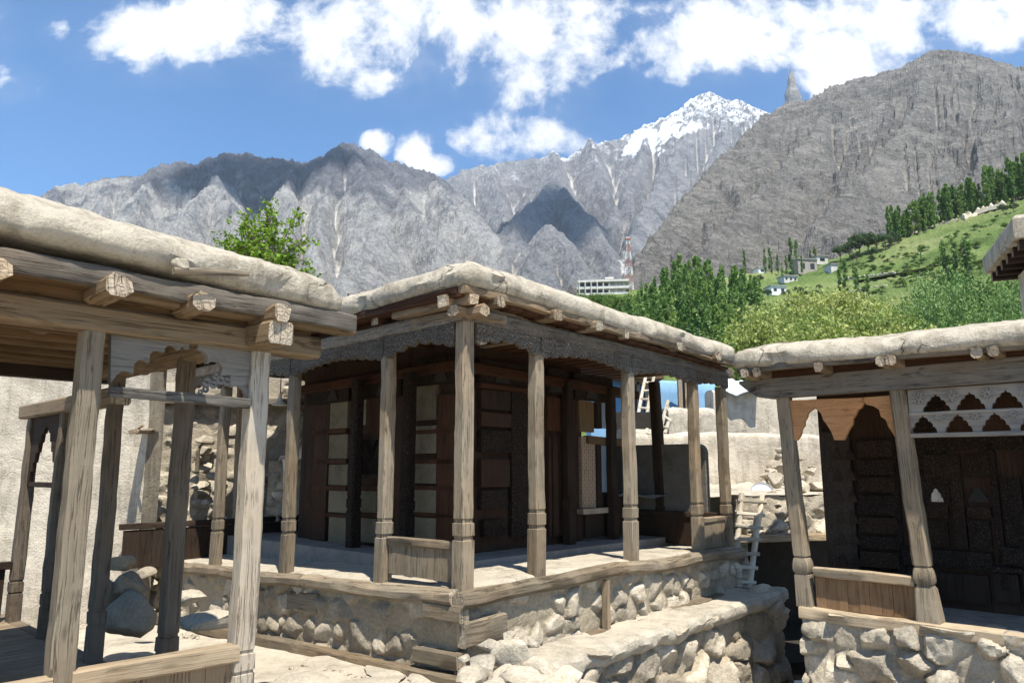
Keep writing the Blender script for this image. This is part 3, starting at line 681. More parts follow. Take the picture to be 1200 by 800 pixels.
def eave_slab(mb, u0, u1, v0, v1, zb, thick=.22, rad=.12, inset=.3, seed=0, amp=1.0):
    """thick rounded mud roof over a rectangle; zb(u,v) gives the underside"""
    per = []; st = .055
    def arc(cu, cv, a0): return [(cu+rad*math.cos(a0+t*math.pi/2), cv+rad*math.sin(a0+t*math.pi/2), math.cos(a0+t*math.pi/2), math.sin(a0+t*math.pi/2)) for t in [i/5 for i in range(6)]]
    def line(a, b, nu, nv):
        n = max(1, int(math.hypot(b[0]-a[0], b[1]-a[1])/st)); return [(a[0]+(b[0]-a[0])*i/n, a[1]+(b[1]-a[1])*i/n, nu, nv) for i in range(1, n)]
    per += arc(u0+rad, v0+rad, math.pi) + line((u0+rad, v0), (u1-rad, v0), 0, -1) + arc(u1-rad, v0+rad, -math.pi/2) + line((u1, v0+rad), (u1, v1-rad), 1, 0)
    per += arc(u1-rad, v1-rad, 0) + line((u1-rad, v1), (u0+rad, v1), 0, 1) + arc(u0+rad, v1-rad, math.pi/2) + line((u0, v1-rad), (u0, v0+rad), -1, 0)
    prof = [(inset, .0), (.07, -.006), (.03, .004), (.006, .02), (-.006, .045), (-.004, .075), (.008, .1), (.03, .122), (.07, .142), (.13, .163), (.2, .185), (.28, .207), (.38, .225), (inset+.22, .232)]
    k = thick/.232; rings = []
    for ins, dz in prof:
        r = []
        for u, v, nu, nv in per:
            q = (u*2.1+seed, v*2.1, dz*6); big = mnoise.noise((u*.9+seed, v*.9, 1.5)); med = mnoise.noise(q); fin = mnoise.noise((u*11+seed, v*11, dz*40))+.7*mnoise.noise((u*23+seed, v*23, dz*70)); lump = mnoise.noise((u*4.5+seed, v*4.5, dz*14)); lump = lump*abs(lump)*2.2; bite = max(0, mnoise.noise((u*3.1+seed*2, v*3.1, 3))-.35)*1.0
            off = -ins+(big*.03+med*.02+lump*.016+fin*.011-(bite*.16 if dz < .09 else 0))*amp; uu = u+nu*off; vv = v+nv*off
            if ins > rad*.9: uu = min(max(uu, u0+ins), u1-ins); vv = min(max(vv, v0+ins), v1-ins)
            ed = 1.0 if .01 < dz < .15 else .6
            r.append(P(uu, vv, zb(uu, vv)+dz*k+(big*.026+med*.016*ed+lump*.01+fin*.007)*amp*(0.5 if dz < .01 else 1)))
        rings.append(r)
    n = len(per); b = len(mb.v); mb.loft(rings, cap=False, tint=1.0)
    top = rings[-1]; c = sum(top, Vector())/n; c.z += .03; mb.add(top+[c], [[i, (i+1) % n, n] for i in range(n)])
    bt = rings[0]; c = sum(bt, Vector())/n; mb.add(bt+[c], [[(i+1) % n, i, n] for i in range(n)])

def scallop_fret(t0, t1, ztop, dmax, dmin, nsc, skew=0):
    """outline (x, z) of a carved apron between two posts: hangs deep at the posts, shallow mid-bay, with lobes"""
    pts = [(t0, ztop(t0)), (t1, ztop(t1))]; L = t1-t0; low = []
    for i in range(nsc):
        for q in (0, .12, .3, .5, .7, .88):
            t = (i+q)/nsc; dd = dmin+(dmax-dmin)*abs(2*t-1)**1.6; low.append((t0+L*t, ztop(t0+L*t)-dd-(.042*math.sin(math.pi*q) if q else -.004)))
    low.append((t1, ztop(t1)-dmax)); return pts+low[::-1]

def poly_on_U(px, u0): return [onU(x, y, u0) for x, y in px]
def poly_on_V(px, v0): return [onV(x, y, v0) for x, y in px]
def boardU(mb, px, u0, thick, mi=0, tint=None): mb.board(poly_on_U(px, u0), P(u0, 0, 0), V, UP, thick, mi, tint)
def boardV(mb, px, v0, thick, mi=0, tint=None): mb.board(poly_on_V(px, v0), P(0, v0, 0), U, UP, thick, mi, tint)
def rectU(mb, u0, x0, y0, x1, y1, thick, mi=0, tint=None, cx=None):
    """upright board in plane u0 whose picture is about x0..x1, y0..y1 (heights taken at its middle)"""
    xm = (x0+x1)/2; va = onU(x0, (y0+y1)/2, u0)[0]; vb = onU(x1, (y0+y1)/2, u0)[0]; za = onU(xm, y0, u0)[1]; zb = onU(xm, y1, u0)[1]
    mb.box(P(u0, (va+vb)/2, (za+zb)/2), thick, abs(va-vb), abs(za-zb), mi=mi, tint=tint)
def rectV(mb, v0, x0, y0, x1, y1, thick, mi=0, tint=None):
    xm = (x0+x1)/2; ua = onV(x0, (y0+y1)/2, v0)[0]; ub = onV(x1, (y0+y1)/2, v0)[0]; za = onV(xm, y0, v0)[1]; zb = onV(xm, y1, v0)[1]
    mb.box(P((ua+ub)/2, v0, (za+zb)/2), abs(ua-ub), thick, abs(za-zb), mi=mi, tint=tint)
def ogee(cx, z0, w, h, n=3):
    """stepped, pointed niche outline (x,z) from lower left round to lower right"""
    L = []; hw = [.5, .37, .2, .06]; hz = [0, .34, .64, .86]
    for i in range(3):
        a, b = hw[i]*w, hw[i+1]*w; za, zb = z0+hz[i]*h, z0+hz[i+1]*h
        for q in range(5): t = math.radians(18*q+ (0 if i == 0 else 4)); L.append((-(b+(a-b)*math.cos(t)**.8), za+(zb-za)*math.sin(t)))
        L.append((-b*.94, zb))
    L.append((0, z0+h))
    R = [(-x, z) for x, z in L[:-1]][::-1]
    return [(cx+x, z) for x, z in L+R]
def comb(x0, x1, zt, zb, niches):
    """board outline with niches open at its lower edge"""
    pts = [(x0, zt), (x1, zt), (x1, zb)]
    for cx, w, h in sorted(niches, reverse=True):
        pts += [(q[0], q[1]) for q in ogee(cx, zb, w, h)[::-1]]
    return pts+[(x0, zb)]

# ================================================================== the near ground
def lin(x, xs, ys): return float(np.interp(x, xs, ys))
def court_z(u, v): return -.055*max(v, 0)*(1 if u < 1 else .2)-.02*max(0, -u-1)
def courtyard():
    us = np.linspace(-9, .62, 120); vs = np.linspace(-7.5, 9, 150); pts = np.zeros((120, 150, 3))
    for i, u in enumerate(us):
        for j, v in enumerate(vs):
            q = P(u, v, court_z(u, v)+.03*mnoise.noise((u*1.2, v*1.2, 0))+.012*mnoise.noise((u*5, v*5, 0))); pts[i, j] = q
    mb = MB(); mb.grid(pts)
    ed = pts[-1]; dn = ed.copy(); dn[:, 2] = -1.7; mb.grid(np.stack([ed, dn], 0)[:, ::1])
    o = mb.build('courtyard_ground', M['dirt'], loc=(0, 0, 0), smooth=60); o['kind'] = 'structure'
    # lower yard between the ledge and the facing house, and the earth behind the buildings
    mb = MB(); mb.box(P(3.5, -4.5, -1.65), 6.2, 8.2, .3); o = mb.build('lower_yard_ground', M['dirt'], loc=(0, 0, 0)); o['kind'] = 'structure'
courtyard()

# ================================================================== middle pavilion
ZR = lambda u: lin(u, [-.3, 0, .9, 2.4, 3.74, 4.6], [.66, .66, .7, .69, .665, .64])
ZL = lambda v: lin(v, [-.3, 0, 1, 2.6, 4.2, 5.6], [.66, .66, .62, .555, .485, .44])
ZT = lambda u, v: ZR(u)+ZL(v)-.66
BR = lambda u: lin(u, [-1, 0, 4.6], [2.80, 2.80, 2.73])      # underside of the beam, sunny side
BL = lambda v: lin(v, [-1, 0, 2, 5.6], [2.80, 2.80, 2.765, 2.73])
ZROOF = lambda u, v: 3.06-.037*max(u, 0)-.03*min(max(v, 0), 1.5)-.004*max(v, 0)
mid = thing('carved_pavilion', 'carved timber pavilion on a stone plinth, its porch corner post standing towards the viewer', 'pavilion', P(0, 0, 0))
def middle():
    # plinth: rubble faces, timber sill and lacing, mud lip
    mb = MB(); Lr, Ll = 4.56, 5.6
    rubble(mb, P(-.02, -.06, -.06), U, UP, Lr, .72, -V, cell=.2, depth=.078, seed=5, res=.017, asp=1.25, mud_share=.16, back=.3)
    o = mb.build('stone_plinth', M['stone'], mid, smooth=40)
    mb = MB()
    p0 = P(-.06, -.02, -.1); rubble(mb, p0, (V+UP*-.045).normalized(), UP, Ll, .76, -U, cell=.19, depth=.065, seed=9, res=.02, asp=1.4, mud_share=.16, back=.3, mortar=.6)
    mb.build('stone_plinth', M['stone2'], mid, smooth=40)
    mb = MB()   # floor and lip
    nu, nv = 90, 100; us = np.linspace(-.06, 4.56, nu); vs = np.linspace(-.06, 5.6, nv); pts = np.zeros((nu, nv, 3))
    for i, u in enumerate(us):
        for j, v in enumerate(vs):
            edge = min(u+.06, v+.06); dr = -.035*math.exp(-edge/.05)
            w = .022*mnoise.noise((u*1.7, v*1.7, 3))+.01*mnoise.noise((u*6, v*6, 3))
            q = P(u+(.02*mnoise.noise((v*2.2, 1, 0))+.012*mnoise.noise((v*7, 1, 0)) if i == 0 else 0), v+(.025*mnoise.noise((u*2.2, 5, 0))+.012*mnoise.noise((u*7, 5, 0)) if j == 0 else 0), ZT(u, v)+dr+w*.6); pts[i, j] = q
    mb.grid(pts)
    for seq, n in ((pts[:, 0], V), (pts[0, ::-1], U)):
        rows = [seq]
        for k, (dz, ins) in enumerate(((.018, -.008), (.045, -.012), (.068, .0), (.085, .035), (.088, .1))):
            rows.append(np.array([list(Vector(q)+n*(ins+.012*mnoise.noise((q[0]*6, q[1]*6, dz*20)))-UP*(dz+.015*mnoise.noise((q[0]*3, q[1]*3, 7)))) for q in seq]))
        mb.grid(np.stack(rows, 0)[:, ::1][::-1])
    mb.build('mud_floor', M['mud_floor'], mid, smooth=50)
    # timber lacing of the plinth
    TIMS = []
    def tim(name, *beams, m='post'):
        b = MB()
        for args, kw in beams: b.beam(*args, **kw)
        return b.build(name, [M[m], M['end']], mid, smooth=35)
    zs = lambda v: -.05-.052*v
    tim('sill_beam', ((P(-.12, -.12, .02), P(4.58, -.12, .13), .13, .12), dict(jit=.01, warp=.02, mi_cap=1)))
    tim('sill_beam', ((P(-.13, -.16, .0), P(-.13, 5.6, -.24), .13, .11), dict(jit=.01, warp=.02, mi_cap=1)))
    for u0_, u1_ in ((-.14, 1.95), (1.97, 4.58)): tim('edge_timber', ((P(u0_, -.1, ZR(u0_)-.062), P(u1_, -.1, ZR(u1_)-.062), .13, .125), dict(jit=.012, warp=.03, cham=.28, seg=.08, mi_cap=1)))
    for v0_, v1_ in ((-.03, 2.1), (2.12, 5.6)): tim('edge_timber', ((P(-.1, v0_, ZL(v0_)-.058), P(-.1, v1_, ZL(v1_)-.058), .12, .115), dict(jit=.012, warp=.025, cham=.28, seg=.08, mi_cap=1)))
    tim('corner_block', ((P(-.1, -.1, .34), P(.36, -.1, .36), .1, .19), dict(jit=.008, mi_cap=1)), ((P(-.1, -.1, .15), P(-.1, .42, .13), .1, .12), dict(jit=.008, mi_cap=1)),
        ((P(-.1, -.13, .5), P(-.1, .3, .49), .1, .13), dict(jit=.008, mi_cap=1)))
    tim('wall_stud', ((P(1.72, -.135, .1), P(1.72, -.135, .56), .07, .05), dict(up=U, jit=.006)))
    tim('lacing_board', ((P(-.075, 1.9, .34), P(-.075, 2.42, .31), .05, .17), dict(jit=.008)))
    # posts
    pr = [(0, 0, .135), (.89, 0, .125), (2.36, 0, .125), (3.72, 0, .12), (4.43, 0, .12)]
    for u, v, w in pr:
        b = MB(); tb = .0 if u == 0 else .13
        post(b, u, v, ZT(u, v)-.03, BR(u)-tb, w, top=(.0 if u < .1 else .02*R_.uniform(-1, 1), 0), seg=.08); b.build('post', M['post'], mid, smooth=32)
    for v, w in ((1.02, .12), (2.63, .12), (4.19, .115), (5.25, .11)):
        b = MB(); post(b, 0, v, ZT(0, v)-.03, BL(v)-.15, w); b.build('post', M['post'], mid, smooth=32)
    for u, v in ((.81, 5.25), (4.5, .93), (2.6, 5.25), (4.5, 5.25)):
        b = MB(); post(b, u, v, ZT(u, v)-.03, 2.75, .14, top=(-.03, .06)); b.build('post', M['dark' if u > 4 else 'post'], mid, smooth=32)
    # beams + carved aprons
    tim('lintel_beam', ((P(-.1, 0, BR(0)+.06), P(4.68, 0, BR(4.6)+.06), .15, .12), dict(mi_cap=1, jit=.006, warp=.012)), m='carved_plain')
    tim('lintel_beam', ((P(0, .09, BL(0)+.06), P(0, 5.5, BL(5.5)+.06), .15, .12), dict(mi_cap=1, jit=.006, warp=.012)), m='carved_plain')
    for a, c in ((.09, .86), (.92, 2.33), (2.39, 3.71), (3.77, 4.5)):
        b = MB(); b.board(scallop_fret(a-.02, c+.02, lambda t: BR(t)+.004, .165 if c < 4 else .13, .085, max(5, int((c-a)/.14)), 0), P(0, -.045, 0), U, UP, .045); b.build('carved_apron', M['carved'], mid)
    for a, c in ((.09, .99), (1.05, 2.6), (2.66, 4.16), (4.22, 5.22)):
        b = MB(); b.board(scallop_fret(a-.02, c+.02, lambda t: BL(t)+.004, .18, .09, max(5, int((c-a)/.14))), P(-.045, 0, 0), V, UP, .045); b.build('carved_apron', M['carved'], mid)
    # rafters: ends stick out under the eave
    for x, y, w in ((585, 356, .1), (650, 366, .12), (697, 380, .11), (733, 391, .06), (793, 410, .11), (838, 421, .13)):
        u = onV(x, y, -.22)[0]; b = MB(); z = BR(u)+.12+.055
        b.beam(P(u, -.235-R_.uniform(0, .04), z), P(u, 1.4, z+.0), w, .095, mi_cap=1, jit=.01, ragged=.014, cham=.2, warp=.01); b.build('rafter', [M['beam'], M['end']], mid, smooth=35)
    for v in (.5, 1.1, 1.75, 2.4, 3.1, 3.8, 4.5, 5.1):
        b = MB(); z = BL(v)+.165; b.beam(P(-.12, v, z), P(1.3, v, z), .1, .08, mi_cap=1, jit=.008, ragged=.01); b.build('rafter', [M['red'], M['end']], mid, smooth=35)
    # crossed timbers over the corner post
    tim('corner_timber', ((P(-.24, .03, 2.945), P(.7, .03, 2.95), .11, .1), dict(mi_cap=1, ragged=.015, jit=.01)), ((P(-.03, -.27, 2.865), P(-.03, .6, 2.87), .1, .1), dict(mi_cap=1, ragged=.02, jit=.012, cham=.25)), m='beam')
    tim('corner_timber', ((P(-.2, -.05, 2.865), P(.4, -.05, 2.87), .11, .09), dict(mi_cap=1, ragged=.02, jit=.012, cham=.22)), ((P(-.1, -.2, 2.955), P(-.1, .8, 2.96), .11, .09), dict(mi_cap=1, ragged=.015, jit=.01)), m='beam')
    tim('eave_board', ((P(-.2, -.17, 3.03), P(4.5, -.17, 2.89), .1, .06), dict(jit=.012, warp=.03, seg=.1)), ((P(.1, .03, 2.95), P(4.6, .03, 2.87), .05, .07), dict(jit=.004)), m='beam')
    tim('eave_board', ((P(-.17, -.12, 3.02), P(-.17, 5.4, 2.97), .09, .06), dict(jit=.008, warp=.02)), ((P(.05, .1, 2.955), P(.05, 5.4, 2.93), .05, .07), dict(jit=.004)), m='red')
    b = MB()    # boarded ceiling under the mud
    for k in range(23):
        u = -.12+k*.2; b.box(P(u, 2.65, ZROOF(u, 2.6)-.02), .185, 5.6, .03)
    b.build('ceiling_boards', M['red'], mid)
    b = MB(); eave_slab(b, -.25, 4.42, -.25, 5.7, ZROOF, .32, .14, seed=3, amp=1.2); b.build('mud_roof', M['mud_roof'], mid, smooth=55)
    # low board between the corner posts
    b = MB(); b.box(P(.02, .51, .83), .05, .86, .27); b.build('porch_panel', M['post'], mid)
    tim('panel_rail', ((P(.02, .08, .98), P(.02, .95, .975), .09, .065), dict(jit=.007)), m='post')
    b = MB(); b.box(P(4.12, .02, .82), .6, .05, .3); b.build('porch_panel', M['post'], mid)
    tim('panel_rail', ((P(3.8, .02, 1.0), P(4.45, .02, .99), .08, .06), dict(jit=.006)), m='post')
    for i in range(2):
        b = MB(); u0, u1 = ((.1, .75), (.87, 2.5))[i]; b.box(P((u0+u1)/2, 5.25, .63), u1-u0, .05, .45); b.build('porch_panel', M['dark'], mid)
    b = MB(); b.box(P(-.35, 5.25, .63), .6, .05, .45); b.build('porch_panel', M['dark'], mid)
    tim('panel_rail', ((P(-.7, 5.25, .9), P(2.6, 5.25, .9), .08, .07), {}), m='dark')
    # raised inner floor, the cella walls
    b = MB(); b.box(P(2.6, 3.3, .35), 3.9, 4.9, .74); 
    b.build('inner_step', M['grey_plaster'], mid)
    UI, VI = 1.1, 1.3
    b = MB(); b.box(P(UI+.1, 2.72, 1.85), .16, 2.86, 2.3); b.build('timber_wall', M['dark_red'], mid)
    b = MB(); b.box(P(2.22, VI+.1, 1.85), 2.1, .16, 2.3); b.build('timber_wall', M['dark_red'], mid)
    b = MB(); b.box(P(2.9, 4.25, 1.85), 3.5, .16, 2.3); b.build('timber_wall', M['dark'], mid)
    # cella wall facing the stone lane: plaster panels between timber courses
    for x0, x1, rows in ((387, 409, ((470, 502), (509, 537), (544, 568), (575, 600), (606, 637))), (421, 431, ((466, 498),)), (424, 442, ((575, 600), (607, 635))), (484, 513, ((452, 492), (499, 531), (539, 566), (572, 600), (606, 634)))):
        for y0, y1 in rows:
            b = MB(); rectU(b, UI, x0, y0, x1, y1, .05); b.build('plaster_panel', M['plaster'], mid)
    for y0, y1 in ((503, 508), (538, 543), (569, 574), (601, 605)):
        for x0, x1 in ((369, 408), (419, 445), (480, 540)): b = MB(); rectU(b, UI, x0, y0, x1, y1, .07); b.build('timber_course', M['red'], mid)
    b = MB(); rectU(b, UI-.01, 432, 460, 449, 510, .06); b.build('wall_board', M['red'], mid)
    b = MB(); rectU(b, UI-.01, 514, 462, 540, 634, .05); b.build('wall_board', M['red'], mid)
    b = MB(); rectU(b, UI-.01, 368, 474, 385, 634, .05); b.build('wall_board', M['dark_red'], mid)
    # lattice window: frame and pierced screen
    va, za = onU(424, 558, UI-.03); vb, zb = onU(449, 512, UI-.03)
    b = MB()
    for (v_, z_, sy, sz) in (((va+vb)/2, za, abs(va-vb)+.06, .05), ((va+vb)/2, zb, abs(va-vb)+.06, .05), (va, (za+zb)/2, .05, zb-za), (vb, (za+zb)/2, .05, zb-za)): b.box(P(UI-.04, v_, z_), .06, sy, sz)
    win = b.build('lattice_window', M['dark'], mid)
    b = MB(); 
    for i in range(9):
        t = (i+.5)/9
        for s in (1, -1):
            p0 = P(UI-.04, va+(vb-va)*t, za); p1 = P(UI-.04, va+(vb-va)*max(0, min(1, t+s*.7)), zb); b.beam(p0, p1, .015, .02, up=U, seg=.4, jit=0)
    b.build('lattice', M['carved_dark'], win)
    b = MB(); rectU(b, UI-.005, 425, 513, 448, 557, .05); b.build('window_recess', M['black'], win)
    # carved frieze under the ceiling
    for x0, x1, y0, y1 in ((362, 411, 446, 472), (416, 472, 440, 466), (481, 545, 420, 450)):
        b = MB(); rectU(b, UI-.05, x0, y0, x1, y1, .06); f = b.build('carved_frieze', M['carved_dark'], mid)
        v_, z_ = onU((x0+x1)/2+3, y1-3, UI-.09); b = MB(); b.board(ogee(0, 0, .2, .17), P(UI-.085, v_, z_), V, UP, .012); b.build('frieze_niche', M['black'], f)
    tim('wall_plate', ((P(UI-.04, VI-.1, 2.66), P(UI-.04, 4.2, 2.6), .14, .12), {}), ((P(UI, VI-.04, 2.66), P(4.4, VI-.04, 2.58), .14, .12), {}), m='red')
    for x, y1 in ((413, 645), (476, 634)):
        v_, z_ = onU(x, y1, UI-.2); b = MB(); post(b, UI-.2, v_, .72, 2.62, .13); b.build('inner_post', M['carved_dark'], mid, smooth=32)
    # cella wall facing the sunny side: door, frieze, planks, window bay
    for x0, x1, y0, y1 in ((560, 618, 425, 452), (640, 664, 432, 462), (672, 716, 440, 470)):
        b = MB(); rectV(b, VI-.05, x0, y0, x1, y1, .06); f = b.build('carved_frieze', M['carved_dark'], mid)
        u_, z_ = onV((x0+x1)/2, y1-3, VI-.09); b = MB(); b.board(ogee(0, 0, .22, .2), P(u_, VI-.085, z_), U, UP, .012); b.build('frieze_niche', M['black'], f)
    tim('door_lintel', ((P(*((onV(560, 455, VI-.08)[0], VI-.08, onV(560, 451, VI-.08)[1]))), P(*((onV(620, 459, VI-.08)[0], VI-.08, onV(560, 451, VI-.08)[1]))), .08, .05), {}), m='red')
    d = None
    for k, (x0, x1, y0, y1, mm) in enumerate(((562, 596, 458, 480, 'dark'), (562, 597, 484, 500, 'dark_red'), (562, 597, 504, 530, 'carved_dark'), (562, 595, 538, 570, 'dark_red'), (562, 593, 574, 596, 'carved_dark'), (565, 590, 608, 628, 'carved_dark'))):
        b = MB(); rectV(b, VI-.03, x0, y0, x1, y1, .06); 
        if d is None: d = b.build('door', M[mm], mid)
        else: b.build('door_panel', M[mm], d)
    b = MB(); rectV(b, VI-.02, 598, 458, 618, 628, .05); b.build('wall_board', M['carved_dark'], mid)
    b = MB(); rectV(b, VI-.02, 640, 466, 668, 505, .05); b.build('wall_board', M['red'], mid)
    for x0, x1 in ((642, 645), (647, 653), (655, 660), (662, 668)):
        b = MB(); rectV(b, VI-.02, x0, 512, x1, 628, .04); b.build('door_plank', M['dark_red'], d)
    for x, y1 in ((667, 634), (719, 634)):
        u_, z_ = onV(x, y1, VI-.12); b = MB(); post(b, u_, VI-.12, .7, 2.62, .12); b.build('inner_post', M['dark'], mid, smooth=32)
    # window bay: brick dado, casement with pale panes
    u0 = 3.3; u1 = 4.15
    b = MB(); b.box(P((u0+u1)/2, VI+.06, 1.02), u1-u0, .12, .55); b.build('bay_dado', M['dark'], mid)
    b = MB(); rectV(b, VI, 680, 512, 696, 595, .05); b.build('brick_infill', M['brick'], mid)
    b = MB(); rectV(b, VI, 677, 470, 694, 506, .05); b.build('wall_board', M['warm'], mid)
    tim('bay_rail', ((P(u0, VI-.02, 1.95), P(u1, VI-.02, 1.93), .1, .1), {}), m='warm')
    b = MB(); rectV(b, VI-.04, 680, 595, 718, 601, .1); b.build('window_sill', M['end'], mid)
    for y0, y1 in ((471, 502), (515, 594)):
        b = MB(); rectV(b, VI-.01, 698, y0, 703, y1, .06); rectV(b, VI-.01, 715, y0, 719, y1, .06); w = b.build('casement', M['dark'], mid)
        b = MB(); rectV(b, VI+.02, 703, y0, 715, y1, .012); b.build('pane', M['glass'], w)
    # mud partition closing the far side of the porch
    def part(x0, x1, yt, u0_, m, dz=0):
        va = onU(x0, 560, u0_)[0]; vb = onU(x1, 560, u0_)[0]; zt = onU((x0+x1)/2, yt, u0_)[1]
        n = 8; pts = [(va, .55), (vb, .55)]; r = .12; cz = zt-r
        sgn = 1 if vb < va else -1
        for i in range(n+1):
            a = math.pi/2*i/n; pts.append((vb+sgn*(r-r*math.cos(a)), cz+r*math.sin(a)))
        pts.append((va, zt)); b = MB(); b.board(pts, P(u0_, 0, 0), V, UP, .1); return b.build('mud_partition', M[m], mid)
    part(700, 829, 521, 4.5, 'shaded_plaster')
    tim('partition_rail', ((P(4.42, .1, 1.02), P(4.42, 1.6, 1.02), .08, .07), {}), m='dark')
    b = MB(); b.box(P(4.42, .85, .82), .05, 1.3, .34); b.build('porch_panel', M['dark'], mid)
    # low rubble partition at the back of the porch, in its shade
    b = MB(); q = at(312, 603, 10.35); rubble(b, q, Vector((.95, .2, 0)).normalized(), UP, .8, .72, Vector((.2, -.95, 0)).normalized(), cell=.14, depth=.06, seed=31, back=.25); b.build('rubble_partition', M['stone'], mid, smooth=40)
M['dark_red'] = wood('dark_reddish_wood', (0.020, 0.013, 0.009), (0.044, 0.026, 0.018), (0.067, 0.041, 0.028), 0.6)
M['carved_plain'] = wood('grey_lintel_wood', (0.083, 0.069, 0.053), (0.180, 0.154, 0.124), (0.262, 0.232, 0.191), 0.8, carve=.25, carve_scale=9)
def brickmat():
    n, fin = mat('mud_brick'); ob = n('ShaderNodeTexCoord', out=2)
    b = n('ShaderNodeTexBrick', {'Vector': ob, 'Color1': (.3, .2, .13, 1), 'Color2': (.22, .15, .1, 1), 'Mortar': (.34, .28, .21, 1), 'Scale': 6.0, 'Mortar Size': .03})
    return fin(b, .9, None, .1)
M['brick'] = brickmat()
middle()

# enamel lamp hanging in the porch
def lamp():
    c = at(328, 470, 9.3); b = MB(); b.tube([c+UP*.75, c+UP*.07], .006, 5); o = b.build('hanging_lamp', M['wire'], loc=c); tag(o, 'small white enamel lamp hanging on a cord in the porch shade', 'lamp')
    b = MB(); rings = [[c+Vector((math.cos(a)*r, math.sin(a)*r, z)) for a in [2*math.pi*i/16 for i in range(16)]] for r, z in ((.1, -.05), (.09, -.035), (.04, .0), (.025, .05), (.02, .09))]; b.loft(rings); b.build('lamp_shade', M['enamel'], o, smooth=50)
lamp()

# ================================================================== pavilion with the heavy eave on the near side
left = thing('porch_pavilion', 'open timber porch with a heavy sagging mud eave and a wooden rail, nearest building', 'pavilion', P(-2.1, -.36, .2))
def left_house():
    vF = -.36; zb = lambda u: 2.29+.0*u; LR = lambda u, v: lin(u, [-5, -3.4, -1.6], [2.67, 2.635, 2.55])-.006*v
    mk = ((0, 1.0), (.28, 1.0), (.283, .9), (.3, .9), (.303, 1.02), (.385, 1.02), (.388, .88), (.405, .88), (.41, 1.0))
    b = MB(); post(b, -2.94, vF, .2, 2.30, .108, marks=mk, ch=.07, w1=.95); b.build('post', M['post'], left, smooth=32)
    b = MB(); post(b, -2.03, vF, .2, 2.28, .122, marks=mk, ch=.13); b.build('post', M['pale_post'], left, smooth=32)
    b = MB(); post(b, -3.95, vF, .2, 2.30, .15, marks=mk); b.build('post', M['post'], left, smooth=32)
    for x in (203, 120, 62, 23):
        v = onU(x, 650, -2.1)[0]; b = MB(); post(b, -2.1, v, .18, 2.32 if x > 100 else 2.08, .105, marks=mk, ch=.1); b.build('post', M['shaded_post'], left, smooth=32)
    vD = onU(120, 650, -2.1)[0]; vE = onU(62, 650, -2.1)[0]; vF2 = onU(23, 650, -2.1)[0]
    for u in (-3.4, -4.5):
        b = MB(); post(b, u, 2.15, .18, 2.3, .11, marks=mk); b.build('post', M['post'], left, smooth=32)
    def tim(name, *beams, m='beam'):
        b = MB()
        for args, kw in beams: b.beam(*args, **kw)
        return b.build(name, [M[m], M['end']], left, smooth=35)
    tim('lintel_beam', ((P(-6, vF, 2.35), P(-1.66, vF, 2.34), .16, .13), dict(mi_cap=1, warp=.012, jit=.006)), m='warm_beam')
    tim('lintel_beam', ((P(-2.08, -.7, 2.35), P(-2.08, vD+.3, 2.36), .15, .13), dict(mi_cap=1, warp=.012)), m='warm_beam')
    tim('lintel_beam', ((P(-2.1, vD-.1, 2.14), P(-2.1, vF2+.25, 2.13), .15, .13), dict(mi_cap=1, warp=.012)), m='beam')
    tim('lintel_beam', ((P(-6, 2.15, 2.35), P(-1.95, 2.15, 2.35), .15, .13), dict(mi_cap=1)), m='dark')
    # weathered fascia and boards under the mud
    tim('fascia_board', ((P(-6, -.6, 2.545), P(-1.52, -.585, 2.49), .06, .1), dict(mi_cap=1, warp=.02, jit=.008, seg=.1)), m='grey')
    tim('eave_board', ((P(-6, -.5, 2.5), P(-1.6, -.5, 2.475), .14, .03), dict(warp=.012)), ((P(-6, -.36, 2.46), P(-1.7, -.36, 2.45), .06, .09), dict(warp=.01)), m='warm')
    for x, y, w, ov in ((8, 292, .1, .72), (148, 336, .12, .74), (246, 360, .11, .7), (336, 390, .11, .72)):
        u = onV(x, y, -ov)[0]; b = MB(); b.beam(P(u-.03, -ov, 2.455), P(u+.02, .9, 2.45), w, .1, mi_cap=1, jit=.012, ragged=.022, cham=.25, warp=.012); b.build('rafter', [M['warm_beam'], M['end']], left, smooth=35)
    tim('corner_timber', ((P(-1.47, -.48, 2.47), P(-3, -.48, 2.47), .1, .07), dict(mi_cap=1, ragged=.02, jit=.01, cham=.25)), ((P(-1.56, -.2, 2.38), P(-2.6, -.2, 2.38), .12, .07), dict(mi_cap=1, ragged=.02)), m='warm_beam')
    for k in range(7):
        v = .05+k*.33; b = MB(); b.beam(P(-6, v, 2.43), P(-1.75, v, 2.42), .085, .1, jit=.006, mi_cap=1); b.build('joist', [M['warm'], M['end']], left, smooth=35)
    b = MB()
    for k in range(22): b.box(P(-5.95+k*.2, .9, 2.515), .188, 2.75, .03)
    b.build('ceiling_boards', M['warm'], left)
    tim('cross_beam', ((P(-3.75, vF, 2.4), P(-3.6, 2.2, 2.4), .13, .12), {}), m='red')
    b = MB(); eave_slab(b, -6.2, -1.58, -.66, 2.4, LR, .31, .14, inset=.32, seed=21, amp=1.5); b.build('mud_roof', M['mud_roof'], left, smooth=55)
    # scalloped arch board between the two near posts; its far half has broken away
    Z = lambda pts: [(120+x/5.714, 370+y/5.714) for x, y in pts]
    b = MB(); boardV(b, Z([(70, 85), (575, 165), (570, 226), (545, 208), (522, 206), (505, 232), (478, 202), (440, 198), (412, 215), (405, 248), (375, 236), (335, 235), (308, 262), (304, 318), (272, 298), (235, 296), (203, 325), (197, 392), (160, 374), (120, 372), (85, 400), (45, 455), (50, 90)]), vF, .04); arch = b.build('arch_board', M['greyboard'], left)
